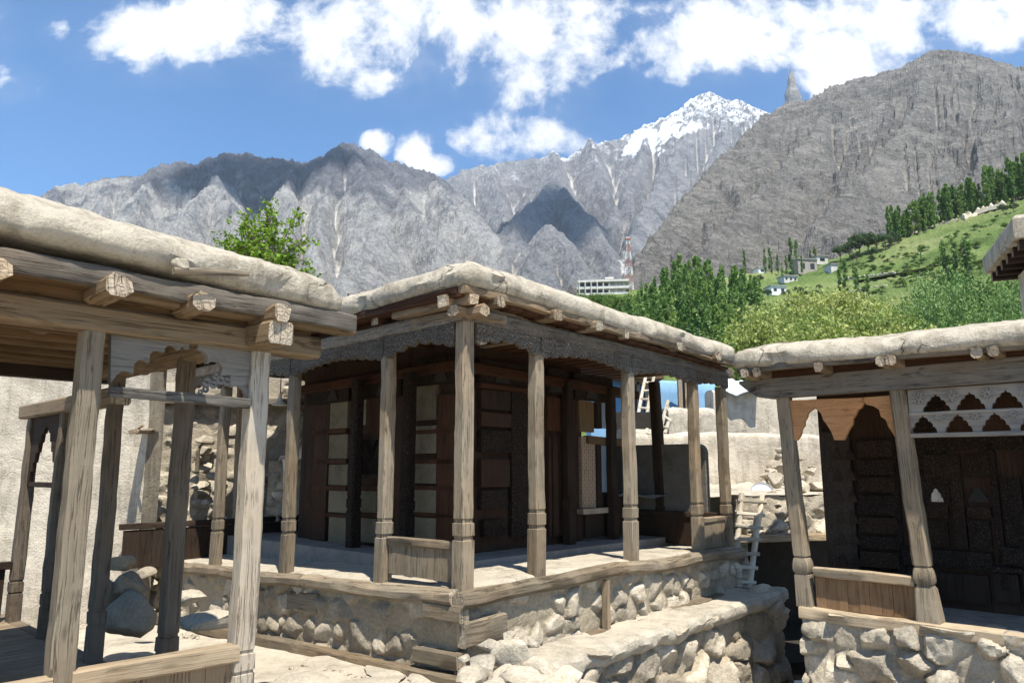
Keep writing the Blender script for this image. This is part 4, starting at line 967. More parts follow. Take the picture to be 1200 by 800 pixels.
    b = MB(); boardV(b, Z([(632, 175), (1030, 232), (1030, 402), (930, 405), (840, 398), (778, 402), (796, 350), (770, 312), (735, 305), (690, 318), (696, 275), (668, 240), (630, 226)]), vF, .04); b.build('arch_board', M['greyboard'], left)
    b = MB(); boardV(b, Z([(575, 168), (630, 176), (628, 222), (575, 222)]), vF+.02, .04); b.build('arch_block', M['warm'], left)
    b = MB()
    for x, y, r in ((700, 445, 30), (745, 460, 26), (790, 430, 30), (835, 440, 30), (690, 490, 24), (760, 405, 22), (655, 510, 18), (870, 425, 30), (905, 440, 30)):
        u, z = onV(120+x/5.714, 370+y/5.714, vF); rr = r/5.714*4.2/882; b.tube([P(u+math.cos(a)*rr*.7, vF, z+math.sin(a)*rr*.7) for a in [i*2*math.pi/10 for i in range(10)]]+[P(u+rr*.7, vF, z)], rr*.42, 6)
    boardV(b, Z([(850, 400), (1020, 402), (1015, 590), (985, 600), (960, 560), (940, 500), (900, 470), (850, 480)]), vF, .03)
    b.build('carved_scrolls', M['greyboard'], left)
    a = onV(128, 458, vF-.05); c = onV(292, 473, vF-.05); tim('tie_bar', ((P(a[0], vF-.05, a[1]), P(c[0], vF-.05, c[1]), .035, .055), {}), m='grey')
    # stepped arch between the two thin back posts
    def st(): 
        pts = [(0, 0)]; n = 7
        return pts
    va, vb = vE+.05, vF2-.05; w = vb-va; cx = (va+vb)/2; zt = 2.07; low = []
    steps = [(-.5, -.62), (-.42, -.5), (-.36, -.42), (-.28, -.33), (-.21, -.24), (-.14, -.16), (-.06, -.11), (0, -.08)]
    for x, dz in steps: low += [(cx+x*w, zt+dz), (cx+(x+.045)*w, zt+dz)]
    up = low+[(2*cx-x, z) for x, z in low[::-1]]
    b = MB(); b.board([(va, zt)]+up+[(vb, zt)], P(-2.1, 0, 0), V, UP, .035); b.build('arch_board', M['dark'], left)
    tim('tie_bar', ((P(-2.1, va, zt-.62), P(-2.1, vb, zt-.62), .03, .045), {}), m='dark')
    # rail and planks
    for u0, u1 in ((-2.9, -2.07), (-3.92, -2.98), (-6, -3.98)):
        tim('rail', ((P(u0, vF-.02, .61), P(u1, vF-.02, .6), .09, .095), dict(jit=.006)), m='rail')
        n = max(2, int((u1-u0)/.14)); 
        for k in range(n): 
            b = MB(); b.box(P(u0+(k+.5)*(u1-u0)/n, vF+.005*R_.uniform(-1, 1), .34), (u1-u0)/n-.004, .03, .46); b.build('rail_plank', M['plank'], left)
    tim('sill_beam', ((P(-6, vF, .1), P(-1.9, vF, .1), .16, .12), {}), ((P(-2.1, vF-.05, .17), P(-2.1, 4.2, .17), .14, .1), {}), m='post')
    b = MB()
    for k in range(19): b.box(P(-4.1, -.2+k*.24, .2), 3.9, .232, .04)
    b.build('floor_boards', M['post'], left)
    b = MB(); b.box(P(-4.1, 1.85, .04), 4.1, 4.5, .26); b.build('floor_base', M['stone2'], left)
    # low rail closing the far end of the porch
    b = MB(); b.box(P(-2.75, vF2+.02, .45), 1.1, .04, .5); b.build('rail_plank', M['dark'], left)
    tim('rail', ((P(-3.4, vF2, .72), P(-2.15, vF2, .72), .08, .07), {}), m='dark')
M['shaded_post'] = wood('shaded_post_wood', (.05, .04, .03), (.105, .085, .065), (.18, .15, .115), .8)  # post wood darkened to carry the shade on the back posts
M['warm_beam'] = wood('warm_beam_wood', (0.084, 0.059, 0.035), (0.175, 0.126, 0.077), (0.266, 0.210, 0.140), 0.7, stain=(.09, .055, .03))
M['pale_post'] = wood('pale_post_wood', (0.180, 0.153, 0.117), (0.360, 0.315, 0.252), (0.495, 0.450, 0.369), 1.0)
left_house()
def stick():
    a = P(onV(203, 317, -.72)[0], -.72, onV(203, 317, -.72)[1]); b_ = P(onV(291, 321, -.74)[0], -.74, onV(291, 321, -.74)[1])
    b = MB(); b.beam(a, b_, .04, .035, mi_cap=1, cham=.3, jit=.004, taper=.8); o = b.build('wooden_stick', [M['post'], M['end']], loc=a, smooth=40); tag(o, 'short weathered stick wedged along the edge of the near mud eave', 'stick')
    b = MB(); rock(b, a+Vector((.02, .03, .04)), .05, 3, sub=2); o = b.build('eave_stone', M['white_stone'], smooth=40); tag(o, 'fist sized stone in the broken patch of the near mud eave', 'stone')
stick()

# ================================================================== pavilion facing the pit
right = thing('facing_pavilion', 'carved wooden house with leaning posts and an orange arched board on a pale stone wall', 'pavilion', P(3.48, -1.4, -1.4))
def right_house():
    uF = 3.48; zS = .245
    RR = lambda u, v: 2.64+.012*min(0, v+.8)-.0*u
    # stone base
    b = MB(); rubble(b, P(uF-.1, -5.4, -1.5), V, UP, 4.1, 1.72, -U, cell=.235, depth=.15, seed=19, res=.021, asp=1.45, mud_share=.1, back=.4, top_wave=.05); b.build('stone_base', M['white_stone'], right, smooth=38)
    b = MB(); rubble(b, P(uF+.2, -1.28, -1.5), U, UP, 2.2, 1.7, V, cell=.26, depth=.08, seed=15, res=.03, back=.4); b.build('stone_base', M['stone2'], right, smooth=38)
    b = MB(); b.box(P(4.5, -3.3, .08), 1.9, 4.1, .3); b.build('floor_slab', M['grey_plaster'], right)
    def tim(name, *beams, m='post'):
        b = MB()
        for args, kw in beams: b.beam(*args, **kw)
        return b.build(name, [M[m], M['end']], right, smooth=35)
    mk = ((0, 1.08), (.3, 1.0), (.303, .88), (.32, .88), (.325, 1.0), (.35, 1.12), (.39, 1.16), (.43, 1.1), (.46, .98), (.465, .86), (.48, .86), (.485, 1.0))
    for (bx, by, tx, ty, w) in ((945, 702, 919, 470, .142), (1089, 711, 1053, 464, .145), (1262, 730, 1236, 452, .145)):
        v0, z0 = onU(bx, by, uF); v1, z1 = onU(tx, ty, uF); b = MB()
        post(b, uF, v0, zS, 2.33, w, top=(0, v1-v0), marks=mk if bx < 1000 else ((0, 1.4), (.28, 1.06))+mk[2:], ch=.12); b.build('post', M['post' if bx > 1000 else 'post'], right, smooth=32)
    v0 = onU(868, 445, uF-.05)[0]
    b = MB()   # lintel with its slanted end
    zt = 2.53; zb_ = 2.325; b.board([(v0, zt), (v0, zt-.03), (v0-.1, zb_+.09), (v0-.2, zb_+.02), (v0-.32, zb_), (-5.6, zb_+.02), (-5.6, zt+.02)], P(uF-.02, 0, 0), V, UP, .15); b.build('lintel_beam', M['grey'], right)
    tim('eave_board', ((P(3.2, -.86, 2.63), P(3.2, -5.6, 2.6), .1, .07), dict(mi_cap=1, warp=.015)), m='grey')
    tim('eave_board', ((P(3.42, -.95, 2.58), P(3.42, -5.6, 2.57), .05, .1), {}), m='red')
    for x, y in ((875, 446), (889, 444), (961, 437), (1034, 429), (1046, 428), (1147, 424), (1166, 423)):
        v, z = onU(x, y, 3.15); b = MB(); b.beam(P(3.13-R_.uniform(0, .04), v, 2.575), P(5.2, v, 2.575), .085, .095, mi_cap=1, ragged=.014, jit=.009, cham=.22); b.build('rafter', [M['beam'], M['end']], right, smooth=35)
    b = MB()
    for k in range(11): b.box(P(3.3+k*.2, -3.2, 2.625), .19, 4.6, .025)
    b.build('ceiling_boards', M['warm'], right)
    b = MB(); eave_slab(b, 3.1, 5.4, -5.8, -.8, RR, .28, .13, seed=44, amp=1.2); b.build('mud_roof', M['mud_roof'], right, smooth=55)
    # orange arched board between the first two posts
    Q = lambda pts: [(850+x/5.714, 420+y/5.714) for x, y in pts]
    o_ = [(405, 282), (935, 262), (930, 300), (915, 330), (890, 345), (875, 380), (860, 400), (855, 440), (835, 470), (820, 500), (800, 545), (735, 545), (715, 490), (690, 450), (660, 410), (648, 370), (628, 350), (600, 328), (582, 345), (560, 362), (548, 400), (535, 420), (535, 450), (515, 475), (510, 510), (485, 548), (460, 548), (440, 470)]
    b = MB(); boardU(b, Q(o_), uF+.0, .045); b.build('arched_board', M['orange'], right)
    # second arch, up to the middle post
    b = MB(); boardU(b, [(850+(908)/5.714, 420+263/5.714), (1063, 462), (1068, 515), (1052, 516), (1046, 506), (1042, 500), (1039, 492), (1033, 488), (1031, 480), (1025, 476), (1016, 474)], uF+.0, .045); b.build('arched_board', M['orange'], right)
    # pierced panel of niches and rosettes
    va, _ = onU(1066, 480, uF); vb = -5.3; zt = 2.325; z1 = 2.11; z2 = 1.885
    m1 = onU(1097, 470, uF)[0]; ns1 = [(m1-k*.275, .23, .165) for k in range(9)]; ns2 = [(m1+.12-k*.285, .22, .17) for k in range(9)]
    b = MB(); b.board(comb(vb, va, zt, z1, ns1), P(uF, 0, 0), V, UP, .04); pan = b.build('pierced_panel', M['lattice'], right)
    b = MB(); b.board(comb(vb, va+.02, z1-.025, z2+.03, ns2), P(uF, 0, 0), V, UP, .04); b.build('pierced_panel', M['lattice'], right)
    tim('panel_bar', ((P(uF-.01, va, z1-.012), P(uF-.01, vb, z1-.012), .05, .026), dict(jit=.002)), ((P(uF-.02, va+.05, z2+.012), P(uF-.02, vb, z2+.012), .06, .04), dict(jit=.002)), m='lattice')
    for k in range(8):
        for cc, zz, rr in ((m1+.135-k*.275, z1+.135, .06), (m1-.02-k*.285, z2+.175, .045)):
            b = MB()
            for j in range(8):
                a = j*math.pi/4; p = P(uF-.028, cc+math.cos(a)*rr*.55, zz+math.sin(a)*rr*.55); d = V*math.cos(a)+UP*math.sin(a); s = U.cross(d)
                b.loft([[p+d*(rr*.45*math.cos(q))+s*(rr*.16*math.sin(q))+U*dz for q in [2*math.pi*i/8 for i in range(8)]] for dz in (.012, -.006)], True)
            b.build('rosette', M['lattice'], pan)
    # rail between the first posts
    v0 = onU(956, 680, uF)[0]; v1 = onU(1074, 690, uF)[0]
    z0, z1_ = onU(1015, 672, uF)[1], onU(1015, 683, uF)[1]
    tim('rail', ((P(uF-.02, v0, z0-.02), P(uF-.02, v1, z0-.02), .09, .09), dict(jit=.006)), m='rail')
    n = 9
    for k in range(n):
        b = MB(); b.box(P(uF+R_.uniform(-.004, .004), v0+(k+.5)*(v1-v0)/n, (z0+zS)/2), .025, abs(v1-v0)/n-.003, z0-zS); b.build('rail_plank', M['panel_orange'], right)
    tim('sill_beam', ((P(uF-.03, -1.28, zS-.05), P(uF-.03, -3.0, zS-.06), .2, .11), dict(mi_cap=1, warp=.015, jit=.008)), ((P(uF-.03, -3.02, zS-.06), P(uF-.03, -5.5, zS-.06), .18, .1), dict(mi_cap=1)), m='rail')
    # carved wall
    uW = 4.42
    def rU(x0, x1, y0, y1, name, m, proud=.05, parent=None):
        b = MB(); rectU(b, uW-proud/2, x0, y0, x1, y1, proud); return b.build(name, M[m], parent or right)
    va = onU(966, 600, uW)[0]; vh0 = onU(1088, 580, uW)[0]; vh1 = onU(1107, 580, uW)[0]; zh0 = onU(1097, 588, uW)[1]; zh1 = onU(1097, 570, uW)[1]
    b = MB(); b.box(P(uW+.05, (va+vh0)/2, 1.25), .1, va-vh0, 2.6); b.build('timber_wall', M['dark_red'], right)
    b = MB(); b.box(P(uW+.05, (-5.6+vh1)/2, 1.25), .1, vh1+5.6, 2.6); b.build('timber_wall', M['dark_red'], right)
    b = MB(); b.box(P(uW+.05, (vh0+vh1)/2, (zh0-.05)/2), .1, vh0-vh1, zh0+.05); b.build('timber_wall', M['dark_red'], right)
    b = MB(); b.board(comb(vh1-.06, vh0+.06, 2.5, zh0, [((vh0+vh1)/2, (vh0-vh1)*.9, zh1-zh0)]), P(uW-.01, 0, 0), V, UP, .04); b.build('niche_window', M['carved_dark'], right)
    # pilaster of small pointed niches
    b = MB(); rectU(b, uW-.03, 968, 505, 1003, 690, .1); pil = b.build('pilaster', M['dark_red2'], right)
    for r in range(7):
        for c in range(2):
            v, z = onU(980+c*16+r*1.5, 524+r*25+14, uW-.1); b = MB(); b.board(ogee(0, 0, .1, .13), P(uW-.085, v, z), V, UP, .02); b.build('pointed_niche', M['dark'], pil)
    for k, (y0, y1) in enumerate(((516, 535), (539, 556), (559, 576), (580, 603), (606, 624), (628, 642), (646, 664), (668, 684))):
        rU(1006+k*.7, 1047+k*1.3, y0, y1, 'carved_panel', 'carved_dark' if k % 2 else 'carved_mid', .09)
    for (x0, x1, y0, y1) in ((1048, 1056, 512, 690), (1083, 1112, 533, 560), (1083, 1112, 592, 606), (1083, 1112, 610, 640), (1116, 1130, 533, 642), (1134, 1162, 533, 560), (1134, 1162, 594, 606), (1136, 1162, 610, 642), (1166, 1174, 520, 690), (1177, 1200, 560, 640), (1204, 1240, 530, 640), (1060, 1200, 512, 528), (1204, 1300, 508, 524)):
        rU(x0, x1, y0, y1, 'carved_panel', 'carved_dark' if (x0 % 3) else 'carved_mid', .06)
    for (x0, x1, y0, y1) in ((1060, 1164, 644, 664), (1060, 1300, 664, 670), (1176, 1300, 644, 664)):
        rU(x0, x1, y0, y1, 'carved_dado', 'carved_dark', .1)
    for (x0, x1) in ((1100, 1160), (1166, 1195), (1200, 1290)): rU(x0, x1, 672, 705, 'carved_dado', 'dark', .05)
    v, z = onU(1147, 588, uW-.06); b = MB(); b.board(ogee(0, 0, .17, .15), P(uW-.062, v, z), V, UP, .012); b.build('niche_window', M['black'], right)
M['panel_orange'] = wood('brown_rail_plank', (0.120, 0.068, 0.036), (0.216, 0.128, 0.068), (0.288, 0.192, 0.112), .5)
M['carved_mid'] = wood('carved_brown_wood', (0.027, 0.018, 0.013), (0.052, 0.036, 0.025), (0.081, 0.057, 0.039), 0.4, carve=.8, carve_scale=34)
M['dark_red2'] = wood('dark_grey_brown_wood', (0.028, 0.022, 0.018), (0.053, 0.042, 0.034), (0.079, 0.065, 0.053), 0.5, carve=.3, carve_scale=18)
right_house()
M['slab'] = stonemat('worn_slab', (.36, .335, .29), (.45, .42, .36), (.47, .42, .34))
# ================================================================== stone ledge beside the plinth, rubble at its near end
def ledge():
    lg = thing('stone_ledge', 'stone ledge with a mud walking surface between the plinth and the pit', 'stone wall', P(.5, -.3, -1.5))
    zt = lambda u: .05+.018*u
    b = MB(); rubble(b, P(.55, -.52, -1.5), U, (UP+V*.06).normalized(), 4.25, 1.56, -V, cell=.33, depth=.17, seed=61, res=.024, asp=1.35, mud_share=.08, back=.3, top_wave=.08); b.build('ledge_face', M['stone'], lg, smooth=38)
    nu, nv = 110, 16; us = np.linspace(.42, 4.82, nu); vs = np.linspace(-.56, .0, nv); pts = np.zeros((nu, nv, 3))
    for i, u in enumerate(us):
        for j, v in enumerate(vs):
            ed = .05*mnoise.noise((u*1.6, 2, 0))+.03*mnoise.noise((u*5, 2, 0)) if j == 0 else 0
            pts[i, j] = P(u, v+ed, zt(u)+.05+.03*mnoise.noise((u*1.5, v*2, 5))+.012*mnoise.noise((u*6, v*6, 5))-(.03 if j == 0 else 0))
    b = MB(); b.grid(pts)
    sk = [pts[:, 0]]
    for dz, ins in ((.04, -.015), (.09, 0), (.13, .05), (.14, .2)): sk.append(np.array([list(Vector(q)+V*(ins+.02*mnoise.noise((q[0]*7, q[1]*7, dz*30)))-UP*(dz+.03*mnoise.noise((q[0]*4, q[1]*4, 2)))) for q in pts[:, 0]]))
    b.grid(np.stack(sk, 0)[::-1]); b.build('ledge_top', M['mud_floor'], lg, smooth=45)
    # lapped slabs on the outer edge
    for k, (u, du) in enumerate(((.95, .55), (1.55, .5), (2.2, .6), (2.9, .5), (3.6, .6))):
        b = MB(); rock(b, P(u+.1, -.5, zt(u)-.005), .3, 700+k, (du*1.25, .5, .2), rot=math.atan2(U.y, U.x), cuts=12, mud=.3); b.build('edge_slab', M['stone'], lg, smooth=35)
    for k, (px, py, s) in enumerate(((888, 700, .24), (868, 712, .2), (905, 708, .22))):
        b = MB(); q = at(px, py, 9.15); rock(b, q, s, 730+k, (1, .9, .8)); b.build('end_block', M['stone'], lg, smooth=35)
ledge()
def rubble_heap():
    lb = 'pale angular rubble stone heaped at the near end of the stone ledge'
    spots = [(575, 757, 5.75, .1), (603, 768, 5.7, .17), (566, 776, 5.55, .12), (590, 790, 5.45, .13), (612, 800, 5.35, .15), (633, 786, 5.6, .13), (553, 796, 5.3, .12), (575, 808, 5.2, .14), (640, 812, 5.35, .17), (596, 745, 5.9, .07), (620, 752, 5.95, .09), (546, 770, 5.6, .06), (660, 800, 5.5, .15), (628, 822, 5.2, .16), (560, 822, 5.1, .14)]
    for k, (px, py, Y, r) in enumerate(spots):
        b = MB(); q = at(px, py, Y); rock(b, q, r*1.05, 800+k, (1.15, .95, .75), mud=.05, cuts=10); o = b.build('rubble_stone', M['white_stone'], smooth=35); tag(o, lb, 'stone', 'rubble stones by the ledge')
    b = MB(); b.beam(P(-.3, -.42, .03), P(.35, -.34, .05), .1, .08, mi_cap=1, jit=.012, ragged=.03); o = b.build('weathered_timber', [M['post'], M['end']], smooth=35); tag(o, 'short weathered timber lying at the foot of the plinth corner', 'timber')
rubble_heap()
def pebbles():
    rng = random.Random(41); lb = 'small loose pebble on the courtyard dust'
    for k in range(90):
        if k < 64: px, py = rng.uniform(325, 560), rng.uniform(745, 815); z = None
        else: px, py = rng.uniform(215, 270), rng.uniform(690, 735); z = -.1
        tx, tz = px_xz(px, py); Y = (EYE+.06)/-tz; q = Vector((tx*Y, Y, 0)); u, v = uv_of(q); q.z = court_z(u, v)+.005
        if v < -.4 or u > -.18 and v < 3: continue
        b = MB(); rock(b, q, rng.uniform(.012, .04), 1500+k, (1, 1, .7), sub=2, mud=.2); o = b.build('pebble', M['white_stone'], smooth=40); tag(o, lb, 'pebble', 'pebbles in the courtyard')
pebbles()
# big boulders in the lane, seen between the near posts
def boulders():
    for k, (px, py, Y, r, sq, lb) in enumerate((
        (144, 722, 7.0, .31, (1.05, .95, .85), 'largest rounded boulder, lowest of the stack in the lane'),
        (150, 686, 7.15, .25, (1.1, .95, .72), 'rounded mud stained boulder, second from the bottom of the stack'),
        (124, 694, 7.1, .2, (1, .9, .9), 'small boulder wedged beside the stack, half behind a porch post'),
        (136, 660, 7.2, .16, (1.1, .9, .7), 'hollowed pale stone on top of the boulder stack'),
        (74, 668, 7.6, .17, (1, .9, 1), 'upper boulder between the two thin porch posts'), (70, 700, 7.5, .16, (.9, .9, 1.1), 'middle boulder between the two thin porch posts'),
        (74, 726, 7.3, .15, (1, .9, 1), 'lowest boulder between the two thin porch posts'),
        (172, 672, 8.0, .1, (1.2, .9, .8), 'small dark stone on the lane beyond the boulder stack'))):
        b = MB(); rock(b, at(px, py, Y), r, 900+k, sq, cuts=14, mud=.45); o = b.build('boulder', M['stone2'], smooth=38); tag(o, lb, 'boulder')
    for k, (px, py, Y, sx, sy) in enumerate(((243, 724, 6.7, .42, .3), (225, 700, 7.3, .2, .16))):
        b = MB(); rock(b, at(px, py, Y), 1, 920+k, (sx, sy, .09), cuts=8, rot=.3, mud=.4); o = b.build('flat_stone', M['white_stone'], smooth=40); tag(o, ['long flat pale stone on the lane behind the near porch rail', 'small flat stone at the foot of the plinth wall'][k], 'stone')
    lb = 'worn grey paving slab sunk in the courtyard dust'
    for k, (px, py, sx, sy) in enumerate(((405, 772, .42, .3), (470, 785, .36, .3), (360, 790, .3, .24), (440, 800, .4, .3), (508, 792, .25, .22), (395, 748, .3, .17), (330, 800, .25, .2), (455, 765, .3, .16))):
        tx, tz = px_xz(px, py); Y = (EYE+.03)/-tz; q = Vector((tx*Y, Y, -.03)); u, v = uv_of(q); q.z = court_z(u, v)-.012
        b = MB(); rock(b, q, 1, 940+k, (sx, sy*1.0, .055), cuts=10, rot=R_.uniform(0, 3), mud=.7); o = b.build('paving_slab', M['slab'], smooth=30); tag(o, lb, 'paving slab', 'courtyard paving slabs')
boulders()

# ================================================================== walls behind the lane
def wall_mesh(b, p, q, h, thick, top=.06, bulge=.05, seed=0, n=40, mseg=16, lean=0.0, x_end=None):
    """hand-plastered mud wall from p to q (base line), h high, with a rounded uneven top"""
    p = Vector(p); q = Vector(q); d = (q-p).normalized(); s = d.cross(UP).normalized(); L = (q-p).length; rings = []
    prof = [(thick/2, 0)]+[(thick/2, h*t) for t in [i/mseg for i in range(1, mseg)]]+[(thick/2-.01, h-.06), (thick/2-.05, h-.015), (thick*.2, h), (-thick*.2, h), (-thick/2+.05, h-.015), (-thick/2, h-.06), (-thick/2, h*.5), (-thick/2, 0)]
    for k in range(n+1):
        t = k/n; c = p+d*(L*t); r = []
        for x, z in prof:
            w = bulge*(mnoise.noise((c.x*.9+seed, c.y*.9, z*.9))+.4*mnoise.noise((c.x*3+seed, c.y*3, z*3))); zt = (top*(mnoise.noise((c.x*1.1+seed, c.y*1.1, 4))+.4*mnoise.noise((c.x*4+seed, c.y*4, 4))))*z/h
            r.append(c+s*(x+w-lean*z)+UP*(z+zt))
        rings.append(r)
    b.loft(rings, True)
def back_left():
    # plastered buttress wall
    b = MB(); p = at(-260, 700, 9.3); q = at(166, 700, 9.6); p.z = q.z = -.6; wall_mesh(b, p, q, 4.0, .5, seed=3, bulge=.09, n=60, mseg=30)
    o = b.build('plastered_wall', M['mud_wall'], smooth=60); tag(o, 'tall smooth mud plastered wall standing behind the near porch', 'wall')
    mw = thing('masonry_wall', 'dry laid stone wall with timber lacing and a small niche behind the lane', 'wall', at(250, 690, 11))
    p = at(120, 690, 11.2); q = at(480, 690, 11.8); p.z = q.z = -.5; ax = (q-p).normalized(); nr = ax.cross(UP)
    b = MB(); rubble(b, p, ax, UP, (q-p).length, 3.05, nr, cell=.17, depth=.06, seed=71, res=.03, asp=2.3, mud_share=.35, back=.4, mortar=.8); b.build('stone_face', M['white_stone'], mw, smooth=40)
    b = MB(); b.beam(p+UP*3.1, q+UP*3.1, .3, .1, seg=.3); b.build('timber_course', M['grey'], mw)
    b = MB(); rubble(b, p+UP*3.16, ax, UP, (q-p).length, 1.1, nr, cell=.17, depth=.05, seed=72, res=.05, asp=2.3, mud_share=.5, back=.4, mortar=.9); b.build('stone_face', M['white_stone'], mw, smooth=40)
    # niche with stacked stones
    b = MB(); c = at(241, 545, 11.3); 
    for k in range(7): rock(b, c+Vector((R_.uniform(-.05, .05), -.12, -.42+k*.13)), .16, 960+k, (1.1, .6, .55), mud=.1)
    b.build('niche_stones', M['white_stone'], mw, smooth=38)
    b = MB(); b.tube([at(231, 552, 11.05), at(232, 528, 11.0), at(238, 518, 10.98), at(250, 519, 10.98)], .03, 6); b.build('niche_hood', M['post'], mw)
    # loose scree at the wall foot
    lb = 'small broken stone in the heap at the foot of the masonry wall'
    rng = random.Random(5)
    for k in range(70):
        t = rng.random(); px = 168+t*42 if k < 46 else rng.uniform(228, 330); hmax = (570 if k < 46 else 560); py = rng.uniform(hmax, 690) if k < 46 else rng.uniform(555, 610)
        fr = (py-hmax)/(690-hmax); q = at(px, py, 10.95-.9*fr*rng.uniform(.6, 1)); b = MB(); rock(b, q, rng.uniform(.06, .12), 1000+k, (1.1, .9, .8), cuts=8, sub=2, mud=.1)
        o = b.build('broken_stone', M['white_stone'], smooth=40); tag(o, lb, 'stone', 'broken stones at the wall foot')
    b = MB(); p2 = at(160, 690, 10.9); q2 = at(345, 690, 11.2); p2.z = q2.z = -.6; ax2 = (q2-p2).normalized(); n2 = ax2.cross(UP); n_ = 50; pts = np.zeros((n_, 14, 3))
    for i in range(n_):
        for j in range(14):
            t = j/13; hh = 1.5*(1-i/n_*.55)+.25*mnoise.noise((i*.3, 2, 0)); pts[i, j] = p2+ax2*((q2-p2).length*i/(n_-1))+n2*(1.1*(1-t))+UP*(hh*t**1.2+.08*mnoise.noise((i*.5, j*.6, 0)))
    b.grid(pts); o = b.build('rubble_bank', M['white_stone'], smooth=60); tag(o, kind='structure')
    # wooden rain spout high on the plastered wall
    a = at(166, 506, 9.35); b = MB(); b.beam(a+Vector((0, .35, .03)), a+Vector((.12, -.45, -.02)), .1, .06, mi_cap=1, cham=.3, jit=.01); b.beam(a+Vector((.1, -.3, .03)), a+Vector((.22, -.42, .06)), .03, .02)
    o = b.build('wooden_spout', [M['end'], M['end']], loc=a); tag(o, 'hollowed wooden rain spout sticking out of the plastered wall', 'spout')
    # sheet draped over the shaded partition
    b = MB(); n_ = 14; pts = np.zeros((n_, n_, 3)); c0 = at(322, 540, 10.1)
    for i in range(n_):
        for j in range(n_):
            s_, t = i/(n_-1), j/(n_-1); pts[i, j] = c0+Vector((.05+.32*s_, .25*math.sin(t*2)-.05*math.sin(s_*9), .3*s_-.26*max(0, t-.4)*1.7*(1+.3*math.sin(s_*7))+.03*math.sin(s_*14+t*5)))
    b.grid(pts); o = b.build('plastic_sheet', M['cloth'], smooth=70); tag(o, 'crumpled white plastic sheet draped over the shaded rubble partition', 'sheet')
    sm = o.modifiers.new('thickness', 'SOLIDIFY'); sm.thickness = .006
back_left()

